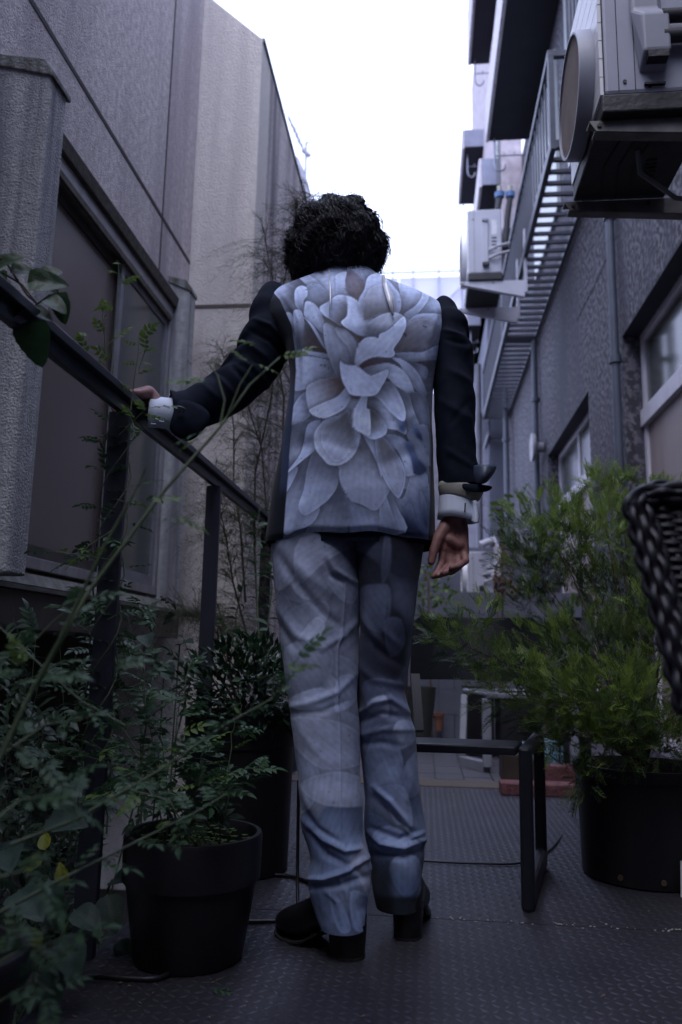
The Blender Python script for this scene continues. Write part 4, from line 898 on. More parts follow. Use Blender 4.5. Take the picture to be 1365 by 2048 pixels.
def paint_trousers(x, y, left):
    r = random.Random(11 if left else 12)
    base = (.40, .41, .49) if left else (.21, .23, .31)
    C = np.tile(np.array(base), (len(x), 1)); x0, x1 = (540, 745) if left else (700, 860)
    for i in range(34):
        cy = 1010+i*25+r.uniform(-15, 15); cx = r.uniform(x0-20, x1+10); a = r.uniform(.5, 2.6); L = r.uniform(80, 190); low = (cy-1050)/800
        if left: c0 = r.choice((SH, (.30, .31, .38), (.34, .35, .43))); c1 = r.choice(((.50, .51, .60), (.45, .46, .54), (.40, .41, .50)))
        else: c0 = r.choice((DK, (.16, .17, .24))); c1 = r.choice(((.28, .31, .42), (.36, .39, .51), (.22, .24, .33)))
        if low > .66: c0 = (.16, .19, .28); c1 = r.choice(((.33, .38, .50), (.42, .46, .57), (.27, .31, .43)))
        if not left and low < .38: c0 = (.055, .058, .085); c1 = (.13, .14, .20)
        b = (cx, cy); t_ = (cx+math.cos(a)*L*.8, cy+math.sin(a)*L)
        shape(C, x, y, pet(b, t_, r.uniform(55, 120), r.uniform(-.3, .3)), b, t_, c0, c1, .05, .24, 2.2, 10.)
    T8 = lambda p: (500+p[0]*.4395, 1050+p[1]*.4395)
    if left: Z_ = [([(100,60),(250,40),(230,200),(130,300),(110,180)],(250,60),(130,260),SH,(.44,.45,.54)), ([(380,110),(520,90),(530,230),(420,240),(360,190)],(500,120),(380,210),(.07,.07,.10),SH),
          ([(230,60),(520,60),(350,160),(220,270)],(500,70),(250,240),(.20,.21,.26),(.46,.47,.56)), ([(300,420),(340,480),(230,590),(190,560)],(200,580),(320,440),MI,(.56,.57,.66)),
          ([(160,560),(320,540),(380,600),(350,720),(240,800),(180,800)],(180,560),(300,740),(.5,.51,.6),SH), ([(180,790),(330,740),(395,830),(220,840)],(200,800),(380,820),(.56,.58,.67),MI),
          ([(400,700),(480,690),(480,800),(390,850)],(400,720),(470,840),MI,(.32,.34,.43)), ([(150,1000),(260,1020),(320,1150),(270,1290),(160,1300)],(200,1050),(290,1240),(.32,.35,.45),(.42,.45,.55)),
          ([(180,880),(420,900),(540,1000),(500,1090),(330,1110),(200,1000)],(220,890),(460,1080),(.48,.49,.58),(.38,.39,.48)), ([(400,1120),(560,1180),(560,1270),(340,1275),(230,1180)],(420,1130),(400,1265),(.38,.40,.49),(.48,.49,.58)),
          ([(360,1660),(420,1720),(460,1840),(400,1840)],(360,1670),(440,1830),(.10,.14,.25),(.3,.38,.56)), ([(460,1670),(540,1700),(530,1840),(470,1830)],(470,1680),(520,1830),(.42,.50,.68),(.3,.38,.56))]
    else: Z_ = [([(530,830),(560,790),(620,780),(630,870),(560,860)],(540,850),(600,790),SH,(.50,.52,.62)), ([(650,940),(680,890),(750,900),(750,980),(690,1020),(655,1000)],(740,960),(660,960),MI,(.58,.60,.70)),
          ([(520,1080),(560,980),(660,950),(700,1180),(560,1220),(530,1150)],(560,1000),(640,1180),(.26,.29,.38),(.38,.43,.56)), ([(700,1110),(780,1020),(790,1180),(720,1240)],(700,1180),(770,1060),(.26,.3,.42),(.44,.48,.60)),
          ([(570,1210),(700,1190),(740,1370),(640,1300)],(590,1220),(720,1350),(.36,.41,.55),(.46,.50,.63)), ([(560,1410),(640,1370),(780,1450),(740,1490),(600,1490)],(570,1480),(700,1420),(.26,.31,.45),(.42,.47,.62)),
          ([(635,1560),(680,1500),(770,1520),(770,1640),(710,1695),(660,1640)],(700,1690),(700,1530),(.26,.36,.56),(.44,.50,.65)), ([(500,300),(560,270),(640,290),(620,480),(520,450)],(620,460),(520,320),(.12,.13,.18),(.26,.28,.37)),
          ([(610,440),(690,430),(705,540),(640,600)],(620,580),(680,450),(.10,.10,.15),(.19,.20,.28)), ([(610,60),(640,60),(640,200),(600,260)],(610,250),(630,80),(.10,.11,.16),(.30,.32,.42))]
    for P_, g0, g1, c0, c1 in Z_: shape(C, x, y, [T8(p) for p in P_], T8(g0), T8(g1), tuple(.6*q+.4*z for q, z in zip(c0, base)), tuple(.65*q+.35*z for q, z in zip(c1, base)), .05, .22, 2.4, 9.)
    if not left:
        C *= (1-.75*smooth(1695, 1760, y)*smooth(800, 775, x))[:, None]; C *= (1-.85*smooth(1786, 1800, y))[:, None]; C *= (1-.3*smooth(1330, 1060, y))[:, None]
    for i in range(50):
        fx, fy, fr = r.uniform(x0, x1), r.uniform(1060, 1820), r.uniform(.7, 1.6)
        C *= (1-.55*np.exp(-((x-fx)**2+(y-fy)**2)/(fr*fr)))[:, None]
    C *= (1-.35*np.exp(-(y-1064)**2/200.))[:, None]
    return C
# ---- generic lofted garment ----------------------------------------------------
def folds_field(x, y, F):
    """F: list of (polyline, amplitude m, width px)"""
    h = np.zeros(len(x))
    for pts, amp, wd in F:
        best = np.full(len(x), 1e9); bt = np.zeros(len(x)); n = len(pts)-1
        for i in range(n):
            ax, ay = pts[i]; bx, by = pts[i+1]; L2 = (bx-ax)**2+(by-ay)**2
            t = np.clip(((x-ax)*(bx-ax)+(y-ay)*(by-ay))/L2, 0, 1)
            d = np.hypot(x-ax-t*(bx-ax), y-ay-t*(by-ay)); m = d < best
            best = np.where(m, d, best); bt = np.where(m, (i+t)/n, bt)
        h += amp*np.exp(-(best/wd)**2)*np.sin(math.pi*(.08+.84*bt))**.7
    return h
def loft(rings, nu, nv, expo=2.4, umap=None):
    """rings: list (z, cx, cy, hw, hd_back, hd_front) ; returns co (nv*nu), back mask"""
    R = np.array(rings, float); s = np.linspace(0, 1, len(R)); sv = np.linspace(0, 1, nv)
    # smooth interpolation
    def interp(col):
        v = np.interp(sv, s, R[:, col]); k = max(3, int(nv/len(R)*.9)) | 1
        pad = np.concatenate([2*v[0]-v[1:k//2+1][::-1], v, 2*v[-1]-v[-k//2:-1][::-1]]); w_ = np.hanning(k+2)[1:-1]; w_ /= w_.sum()
        return np.convolve(pad, w_, 'same')[k//2:k//2+nv]
    z, cx, cy, hw, hb, hf = [interp(i) for i in range(6)]
    u = np.linspace(0, 1, nu, endpoint=False)
    # dense on the back: angle -pi..0 is the back (towards -Y)
    dense = .72
    th = np.where(u < dense, -math.pi+math.pi*u/dense, math.pi*(u-dense)/(1-dense))
    c, s_ = np.cos(th), np.sin(th)
    ex = 2/expo; X = np.sign(c)*np.abs(c)**ex; Yb = np.sign(s_)*np.abs(s_)**ex
    co = np.zeros((nv, nu, 3)); co[:, :, 0] = cx[:, None]+hw[:, None]*X[None]
    co[:, :, 1] = cy[:, None]+np.where(Yb < 0, hb[:, None]*Yb[None], hf[:, None]*Yb[None]); co[:, :, 2] = z[:, None]
    nrm = np.stack([np.broadcast_to(np.sign(c)*np.abs(c), (nv, nu)), np.broadcast_to(s_, (nv, nu)), np.zeros((nv, nu))], -1)
    return co.reshape(-1, 3), nrm.reshape(-1, 3), np.broadcast_to(s_ < .25, (nv, nu)).ravel(), th
def ring_px(y, xl, xr, Y, hb, hf=None):
    a, b = W(xl, y, Y=Y), W(xr, y, Y=Y)
    zk = float(smooth(720, 610, np.float64(y)))*.95
    return (W((xl+xr)/2, y, Y=Y-zk*hb).z, (a.x+b.x)/2, Y, (b.x-a.x)/2, hb, hf if hf else hb)
def add_print(me, C):
    ca = me.color_attributes.new('print', 'FLOAT_COLOR', 'POINT')
    A = np.ones((len(C), 4), np.float32); A[:, :3] = C; ca.data.foreach_set('color', A.ravel())
def snoise(co, f, seed=0):
    """cheap smooth noise: sums of sines"""
    r = np.random.default_rng(seed); h = np.zeros(len(co))
    for k in range(7):
        d = r.normal(size=3); d /= np.linalg.norm(d); h += np.sin((co@d)*f*r.uniform(.6, 1.7)*6.28+r.uniform(0, 6.28))
    return h/4
# ---- jacket body ------------------------------------------------------------------
JR = [(1091,536,873,1.99,.135),(1080,536,873,1.985,.14),(1050,540,871,1.98,.14),(1000,547,869,1.975,.14),(950,556,867,1.975,.135),(900,566,866,1.975,.13),(850,574,863,1.975,.13),
      (800,581,866,1.98,.135),(740,583,874,1.985,.14),(690,575,882,1.99,.145),(640,560,890,2.0,.145),(605,538,894,2.01,.14),(583,527,882,2.02,.125),(569,534,850,2.03,.11),(557,556,812,2.035,.095),(548,588,782,2.04,.082),(540,618,762,2.045,.072),(530,634,748,2.05,.066)]
rings = [ring_px(*r) for r in JR]
nu, nv = 560, 420
co, nrm, back, th = loft(rings, nu, nv, 2.7)
px, py = Pn(co)
JF = [([(600,640),(612,720),(606,790)], .006, 7), ([(590,660),(596,740)], -.004, 6), ([(625,600),(640,700),(636,760)], .003, 12),
      ([(640,560),(760,552)], .004, 7), ([(690,545),(800,570)], -.003, 8), ([(720,700),(700,900),(705,1050)], .004, 30),
      ([(850,700),(846,820),(852,900)], .005, 9), ([(835,820),(780,870)], .003, 10), ([(600,860),(680,900)], .004, 16),
      ([(585,900),(640,880),(720,905)], -.004, 12), ([(840,900),(760,930)], -.004, 14), ([(600,1000),(594,1060)], .006, 12), ([(790,960),(800,1060)], .005, 16), ([(650,960),(640,1060)], -.004, 14),
      ([(560,580),(600,640)], .003, 6), ([(880,600),(860,680)], .003, 7), ([(706,560),(700,1058)], -.0030, 1.8)]
h = folds_field(px, py, JF)*back+snoise(co, 3.2, 1)*.0022+snoise(co, 9, 2)*.0006
co = co+nrm*h[:, None]
# back hem rises to the middle, waist tuck
zmin = co[:, 2].min(); low = smooth(zmin+.12, zmin, co[:, 2]); co[:, 2] += low*(.015*np.cos((px-700)/170*1.6)+.003*np.sin(px/19))
px, py = Pn(co)
# printed back panel region between the curved seams
seamL = np.interp(py, [540,565,600,650,700,740,800,850,900,950,1000,1070,1120], [525,530,560,583,590,592,588,583,579,576,572,567,566])
seamR = np.interp(py, [540,570,592,640,700,770,830,900,1000,1080,1120], [905,905,897,889,881,872,862,863,861,858,858])
C = paint_jacket(px, py)
inside = smooth(-1.0, 1.0, px-seamL)*smooth(-1.0, 1.0, seamR-px)*back
mid = smooth(-1, 1, px-(seamL-14))*0
navy = np.array((.012, .018, .034)); side_blue = np.array((.05, .075, .14))
tint = smooth(720, 800, py)*smooth(1000, 960, py)*smooth(seamL-16, seamL-12, px)*(px < seamL)
basec = navy[None]*(1-tint[:, None])+side_blue[None]*tint[:, None]*1.0
C = C*inside[:, None]+basec*(1-inside)[:, None]
for sx in (seamL, seamR): C *= (1-.45*np.exp(-((px-sx)/1.3)**2))[:, None]
C = np.clip(C, 1e-3, 9); C = .74*(C/.62)**1.25; C *= np.array((.90, 1.0, 1.12))
me = np_mesh('jacket', co, grid_faces(nv, nu, True)); add_print(me, C)
M_print = vcol_mat('printed_wool')
jacket = link('jacket', me, M_print, person)
sd = jacket.modifiers.new('cloth', 'SOLIDIFY'); sd.thickness = .003; sd.offset = -1
# hem lining band (dark) just inside the hem
hemr = [(r[0]+dz, r[1], r[2], r[3]*.965, r[4]*.95, r[5]*.95) for r, dz in ((rings[0], -.006), (rings[0], .01), (rings[2], .0))]
hco, _, _, _ = loft(hemr, 96, 8, 2.7)
link('lining', np_mesh('lining', hco, grid_faces(8, 96, True)), M_navy, jacket)
# collar roll
cr = []
for k in range(25):
    a = math.pi+math.pi*k/24; cc = rings[-1]
    cr.append((cc[1]+cc[3]*1.03*math.cos(a), cc[2]+cc[4]*1.04*math.sin(a), cc[0]-.004+.008*math.sin(-a)))
# reflective-looking satin ribbon tags on the back
def on_back(qx, qy, off=.006):
    i = np.argmin((px-qx)**2+(py-qy)**2+(~back)*1e6); return Vector(co[i]+nrm[i]*off)
M_tag = mat('satin_ribbon', (.92, .93, 1.0), .25, (.88, .9, 1.0), 20, coat=.5)
for pts, w0 in (([(661,541),(663,570),(664,600),(662,629)], .0042), ([(762,554),(769,575),(777,600),(785,634)], .014)):
    P_ = [on_back(*q, .010) for q in pts]; m_ = MB(); wds = [w0*.6, w0, w0, w0*.3]
    P_[1] += Vector((0, -.006, 0)); P_[2] += Vector((0, -.006, 0))
    for p, ww in zip(P_, wds): m_.v += [(p.x-ww/2, p.y, p.z), (p.x+ww/2, p.y-.001, p.z)]
    m_.f = [(2*i, 2*i+1, 2*i+3, 2*i+2) for i in range(3)]
    o = link('ribbon', m_, M_tag, person, smooth=80); o.modifiers.new('sol', 'SOLIDIFY').thickness = .001
# ---- sleeves ----------------------------------------------------------------------
def sleeve(cl, nu=140, nv=260, folds=(), seed=3, elbow=.5, fold_amp=.006, name='sleeve', m=None):
    """cl: list (px, py, Y, halfwidth_m, halfdepth_m)"""
    P_ = np.array([list(W(a, b, Y=Y)) for a, b, Y, _, _ in cl]); hw = np.array([c[3] for c in cl]); hd = np.array([c[4] for c in cl])
    s = np.linspace(0, 1, len(cl)); sv = np.linspace(0, 1, nv)
    def ip(v):
        o_ = np.interp(sv, s, v); k = (nv//len(cl)) | 1; pad = np.concatenate([2*o_[0]-o_[1:k//2+1][::-1], o_, 2*o_[-1]-o_[-k//2:-1][::-1]]); w_ = np.hanning(k+2)[1:-1]; return np.convolve(pad, w_/w_.sum(), 'same')[k//2:k//2+nv]
    c = np.stack([ip(P_[:, i]) for i in range(3)], 1); a_ = ip(hw); b_ = ip(hd)
    T_ = np.gradient(c, axis=0); T_ /= np.linalg.norm(T_, axis=1)[:, None]
    V = np.array([0, 1., 0]); B = V[None]-T_*(T_@V)[:, None]; B /= np.linalg.norm(B, axis=1)[:, None]; A_ = np.cross(T_, B)
    th = np.linspace(0, 2*math.pi, nu, endpoint=False)
    out_ = c[:, None]+A_[:, None]*(a_[:, None]*np.cos(th)[None])[..., None]+B[:, None]*(b_[:, None]*np.sin(th)[None])[..., None]
    n_ = A_[:, None]*np.cos(th)[None, :, None]+B[:, None]*np.sin(th)[None, :, None]
    out_ = out_.reshape(-1, 3); n_ = n_.reshape(-1, 3); x, y = Pn(out_)
    arc = np.repeat(sv, nu); thr = np.tile(th, nv)
    wob = snoise(out_, 5, seed)
    ff = np.sin(arc*46+2.2*np.sin(thr+seed)+wob*1.6)
    env = np.exp(-((arc-elbow)/.16)**2)+.35*np.exp(-((arc-.12)/.1)**2)+.12
    f2_ = np.sin(arc*95+3.1*np.sin(thr*2+seed*2)+wob*2.8); ff = ff*.75+.35*f2_*(.5+.5*np.sin(thr+wob))
    h = fold_amp*np.sign(ff)*(1-(1-np.minimum(np.abs(ff), 1))**1.6)*env*(.5+.5*np.cos(thr-math.pi if seed % 2 else thr))+folds_field(x, y, folds)
    h += .0015*snoise(out_, 14, seed+1)
    out_ = out_+n_*h[:, None]
    # rounded top
    return link(name, np_mesh(name, out_, grid_faces(nv, nu, True)), m or M_navy, person), out_, c, a_, b_
sl_, slc, _, _, _ = sleeve([(566,584,2.03,.010,.03),(556,588,2.03,.036,.05),(550,604,2.02,.054,.065),(548,632,2.01,.064,.075),(540,670,2.0,.066,.076),(520,720,1.99,.064,.07),(490,755,1.975,.062,.066),(455,785,1.965,.060,.062),(415,806,1.94,.057,.058),(380,822,1.92,.055,.054),(352,828,1.905,.055,.053)],
       folds=[([(512,640),(540,652),(575,690)], .007, 5), ([(500,660),(540,680),(575,720)], -.006, 5), ([(490,685),(530,712)], .007, 6), ([(465,712),(510,735),(540,780)], .006, 6), ([(462,730),(500,770)], -.006, 6), ([(430,745),(470,790)], .005, 6), ([(405,768),(440,800)], .004, 6)], seed=3, elbow=.5, fold_amp=.0085)
sr_, src, _, _, _ = sleeve([(874,604,2.02,.006,.02),(884,612,2.02,.022,.045),(891,632,2.01,.036,.062),(899,660,2.0,.048,.072),(904,715,1.99,.05,.07),(908,780,1.98,.052,.068),(910,840,1.97,.0505,.064),(912,900,1.965,.049,.056),(916,940,1.96,.050,.052),(921,974,1.96,.054,.050)],
       folds=[([(890,660),(925,672)], .006, 5), ([(895,680),(935,690)], -.005, 5), ([(900,740),(945,765)], .004, 7), ([(880,800),(945,840)], .004, 8), ([(940,800),(900,850)], -.003, 7), ([(895,900),(950,935)], .004, 7)], seed=4, elbow=.4, fold_amp=.0055)
# open cuff flaps
def sheet(name, pts, m, th=.0025, par=person, sub=2):
    """pts: grid rows of points -> smooth curved sheet"""
    R_ = len(pts); Cn = len(pts[0]); c_ = np.array([[list(p) for p in row] for row in pts]).reshape(-1, 3)
    o = link(name, np_mesh(name, c_, grid_faces(R_, Cn, False)), m, par)
    sb_ = o.modifiers.new('sub', 'SUBSURF'); sb_.levels = sub; sb_.render_levels = sub
    o.modifiers.new('sol', 'SOLIDIFY').thickness = th
    return o
# right cuff: khaki turned lining band, shirt cuff, navy scoop flap, pointed tip
def band(name, cl, m, n=64, par=person, gap=0, wave=.0, solid=.002):
    rows = []
    for (xl, xr, yl, yr, Y, hd) in cl:
        a, b = W(xl, yl, Y=Y), W(xr, yr, Y=Y); c_ = (a+b)/2; hx = (b-a)/2
        row = []
        for k in range(n):
            t_ = 2*math.pi*k/n; q = c_+hx*math.cos(t_)+Vector((0, hd*math.sin(t_), 0)); q.z += wave*math.sin(3*t_+1); row.append(q)
        rows.append(row)
    c2 = np.array([[list(p) for p in r] for r in rows]).reshape(-1, 3)
    o = link(name, np_mesh(name, c2, grid_faces(len(rows), n, True)), m, par); o.modifiers.new('sol', 'SOLIDIFY').thickness = solid
    return o
band('cuff_lining', [(879,966,964,980,1.96,.048),(877,967,972,986,1.96,.050),(880,958,990,1002,1.96,.048),(884,951,996,1004,1.96,.045)], M_lining, wave=.002, solid=.0012)
cfR = band('shirt_cuff', [(882,948,975,980,1.962,.044),(880,951,1000,1005,1.962,.046),(878,955,1022,1030,1.962,.047),(876,957,1037,1045,1.962,.048)], M_shirt, wave=.0015)
link('cuff_slit', MB().bar(W(931, 1006, Y=1.912), W(930, 1024, Y=1.912), .003, .002), M_navy, cfR)
sheet('cuff_fold', [[W(944,1000,Y=1.93), W(950,1001,Y=1.915), W(955,1003,Y=1.93)], [W(944,1028,Y=1.93), W(953,1030,Y=1.91), W(959,1030,Y=1.93)], [W(943,1046,Y=1.93), W(954,1047,Y=1.908), W(957,1046,Y=1.93)]], M_shirt, .002, cfR)
sheet('sleeve_flap', [[W(946,930,Y=1.93), W(965,930,Y=1.90), W(980,930,Y=1.90), W(995,930,Y=1.93)], [W(944,948,Y=1.93), W(962,952,Y=1.885), W(978,951,Y=1.885), W(988,944,Y=1.92)], [W(944,960,Y=1.94), W(958,967,Y=1.90), W(970,967,Y=1.90), W(978,958,Y=1.93)]], mat('navy_lining', (.045, .06, .10), .5, coat=.1))
sheet('sleeve_flap', [[W(925,966,Y=1.913), W(945,970,Y=1.905), W(966,969,Y=1.915), W(988,972,Y=1.93)], [W(925,973,Y=1.910), W(945,978,Y=1.902), W(965,977,Y=1.913), W(980,979,Y=1.93)], [W(928,979,Y=1.912), W(946,985,Y=1.905), W(962,984,Y=1.915), W(972,982,Y=1.93)]], M_navy)
# left cuff
cuffL = MB(); 
def band_axis(name, p0, p1, r0, r1, m, n=48, squash=1., rows=5, par=person, flare=0):
    p0, p1 = Vector(p0), Vector(p1); d = (p1-p0).normalized(); u = Vector((0, 0, 1)); u = (u-d*u.dot(d)).normalized(); v = d.cross(u); c_ = []
    for i in range(rows):
        t_ = i/(rows-1); c0 = p0.lerp(p1, t_); r_ = r0+(r1-r0)*t_+flare*t_*t_
        for k in range(n):
            a = 6.2832*k/n; c_.append(list(c0+u*math.cos(a)*r_*(1+.05*math.sin(2*a+1))+v*math.sin(a)*r_*squash))
    o = link(name, np_mesh(name, np.array(c_), grid_faces(rows, n, True)), m, par); o.modifiers.new('sol', 'SOLIDIFY').thickness = .002; return o
a, b = W(360, 829, Y=1.90), W(301, 823, Y=1.885)
scL = band_axis('shirt_cuff', a, b, .040, .036, M_shirt, squash=.8, flare=.003)
for q in ((313, 838), (324, 843), (308, 848)):
    p = W(*q, Y=1.853); link('cufflink', MB().tube([p+Vector((-.006, 0, .001)), p+Vector((.006, -.001, -.001))], .0016, 6), mat('silver', (.62, .68, .80), .2), scL)
band_axis('sleeve_opening', W(380, 824, Y=1.915), W(346, 826, Y=1.90), .050, .048, M_navy, squash=.85, flare=.010)
sheet('sleeve_flap', [[W(352,795,Y=1.86), W(346,835,Y=1.845), W(334,860,Y=1.855)], [W(385,800,Y=1.86), W(378,845,Y=1.845), W(360,878,Y=1.86)], [W(430,825,Y=1.88), W(410,862,Y=1.865), W(378,887,Y=1.875)]], M_navy)
for q in ((358, 822), (366, 822)):
    p = W(*q, Y=1.842); link('sleeve_button', MB().tube([p, p+Vector((0, -.004, 0))], .0045, 12), mat('dark_button', (.02, .02, .025), .2, coat=.5), sl_, smooth=40)
# ---- trousers -----------------------------------------------------------------------
LL = [(1030,552,722,1.985,.12),(1060,548,724,1.985,.125),(1100,545,728,1.985,.125),(1150,549,726,1.98,.12),(1200,553,721,1.975,.11),(1250,559,720,1.97,.105),(1300,565,718,1.96,.10),(1350,572,716,1.95,.095),(1400,580,716,1.94,.09),(1450,585,717,1.93,.085),(1500,590,719,1.92,.08),(1550,595,721,1.91,.078),(1590,600,724,1.90,.075),(1630,604,725,1.895,.075),(1660,605,725,1.89,.073),(1685,614,730,1.885,.072),(1715,622,738,1.88,.073),(1745,616,744,1.875,.073),(1775,617,742,1.87,.07),(1805,626,732,1.865,.066),(1835,634,733,1.862,.064),(1852,641,733,1.86,.063)]
RL = [(1030,700,864,1.99,.12),(1060,702,860,1.99,.125),(1100,704,847,1.99,.125),(1150,712,839,1.99,.12),(1200,720,834,1.99,.11),(1250,720,830,1.99,.105),(1300,717,824,1.995,.095),(1350,714,816,2.0,.09),(1380,714,812,2.0,.09),(1420,716,821,2.0,.088),(1460,718,831,2.0,.085),(1500,720,835,2.0,.08),(1550,725,838,2.0,.078),(1600,731,845,2.0,.075),(1640,731,850,2.0,.075),(1680,732,851,2.0,.075),(1720,741,849,2.0,.075),(1760,744,845,2.0,.07),(1790,750,843,2.0,.066),(1812,756,841,2.0,.064)]
def Q(l): return [(500+a*.4395, 1050+b*.4395) for a, b in l]
FL = [(Q([(360,140),(380,200),(430,235),(495,270)]), .009, 8), (Q([(345,170),(370,230),(420,262)]), -.010, 7), (Q([(110,110),(210,260),(330,400),(440,480)]), -.009, 11), (Q([(150,100),(260,230),(400,330)]), .006, 14),
      (Q([(130,380),(210,500),(330,560)]), .007, 10), (Q([(330,560),(430,500),(490,440)]), .008, 9), (Q([(120,430),(200,560)]), -.007, 9), (Q([(180,830),(300,800),(400,760),(480,680)]), .007, 9), (Q([(200,860),(330,850),(450,800)]), -.006, 8),
      (Q([(200,880),(260,980),(330,1060)]), .004, 12), (Q([(240,1340),(330,1430),(430,1480),(500,1470),(550,1560)]), .011, 8), (Q([(250,1300),(300,1380),(400,1440)]), -.008, 8), (Q([(270,1400),(350,1500),(470,1560)]), -.010, 9),
      (Q([(255,1610),(340,1610),(450,1570),(545,1500)]), .012, 7), (Q([(270,1650),(400,1640),(540,1600)]), -.009, 9), (Q([(400,1590),(440,1680),(460,1790)]), .005, 6), (Q([(340,1660),(400,1720),(420,1810)]), .005, 6), (Q([(300,1650),(310,1740),(330,1810)]), -.004, 6), (Q([(500,1600),(530,1700),(520,1800)]), .005, 6), (Q([(370,1680),(385,1800)]), -.004, 5),
      (Q([(480,1560),(540,1620)]), -.006, 8), (Q([(430,230),(426,470),(398,560),(402,840),(412,1000),(413,1450)]), .0045, 3.2), (Q([(225,1180),(260,1280)]), .005, 9)]
FR = [(Q([(500,400),(560,500),(610,550)]), .007, 9), (Q([(490,480),(600,580),(700,640)]), -.006, 10), (Q([(495,860),(560,810),(640,790),(730,850)]), .010, 8), (Q([(495,900),(600,860),(720,880)]), -.009, 9), (Q([(500,960),(600,930),(740,930)]), .007, 9),
      (Q([(500,1000),(600,990),(690,1010)]), -.006, 9), (Q([(640,980),(640,1060)]), .003, 12), (Q([(560,1190),(640,1260),(730,1370)]), .010, 7), (Q([(570,1240),(660,1330),(720,1400)]), -.009, 8), (Q([(550,1400),(600,1450),(700,1470),(800,1430)]), .012, 8),
      (Q([(560,1380),(680,1430),(760,1400)]), -.008, 8), (Q([(560,1500),(700,1510),(795,1470)]), -.009, 9), (Q([(690,1370),(740,1420),(790,1400)]), .008, 6), (Q([(600,1560),(620,1660)]), .004, 9), (Q([(625,270),(615,480),(620,780)]), .003, 3.2), (Q([(700,1070),(735,1160),(720,1250)]), .006, 9), (Q([(740,1560),(760,1700)]), .005, 8), (Q([(480,620),(560,700),(700,730)]), .006, 10), (Q([(600,470),(690,560)]), .005, 9)]
def leg(L_, F, left):
    rr = [ring_px(*r) for r in L_][::-1]
    nu, nv = 300, 520
    co, nrm, back, th = loft(rr, nu, nv, 2.15)
    x, y = Pn(co); f = .66*folds_field(x, y, [(p_, a_, w_*.85) for p_, a_, w_ in F])
    arc = np.repeat(np.linspace(0, 1, nv), nu)
    co = co+nrm*((f*np.where(back, 1, .5)+.0014*snoise(co, 10, 5)+.0024*snoise(co, 4.5, 9))[:, None])
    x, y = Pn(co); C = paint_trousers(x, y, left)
    thr = np.tile(th, nv)
    if left:   # navy side stripe seam
        st = smooth(.10, .0, np.abs(np.abs(thr)-math.pi))*1.0; C = C*(1-st[:, None])+np.array((.017, .021, .036))[None]*st[:, None]
    C = np.clip(C, 1e-3, 9); C = .50*(C/.50)**1.25; C *= np.array((1.0, 1.10, 1.22))
    return co, grid_faces(nv, nu, True), C
c1, f1_, C1 = leg(LL, FL, True); c2, f2_, C2 = leg(RL, FR, False)
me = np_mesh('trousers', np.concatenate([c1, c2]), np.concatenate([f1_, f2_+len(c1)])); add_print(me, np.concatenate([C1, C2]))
trs = link('trousers', me, M_print, person)
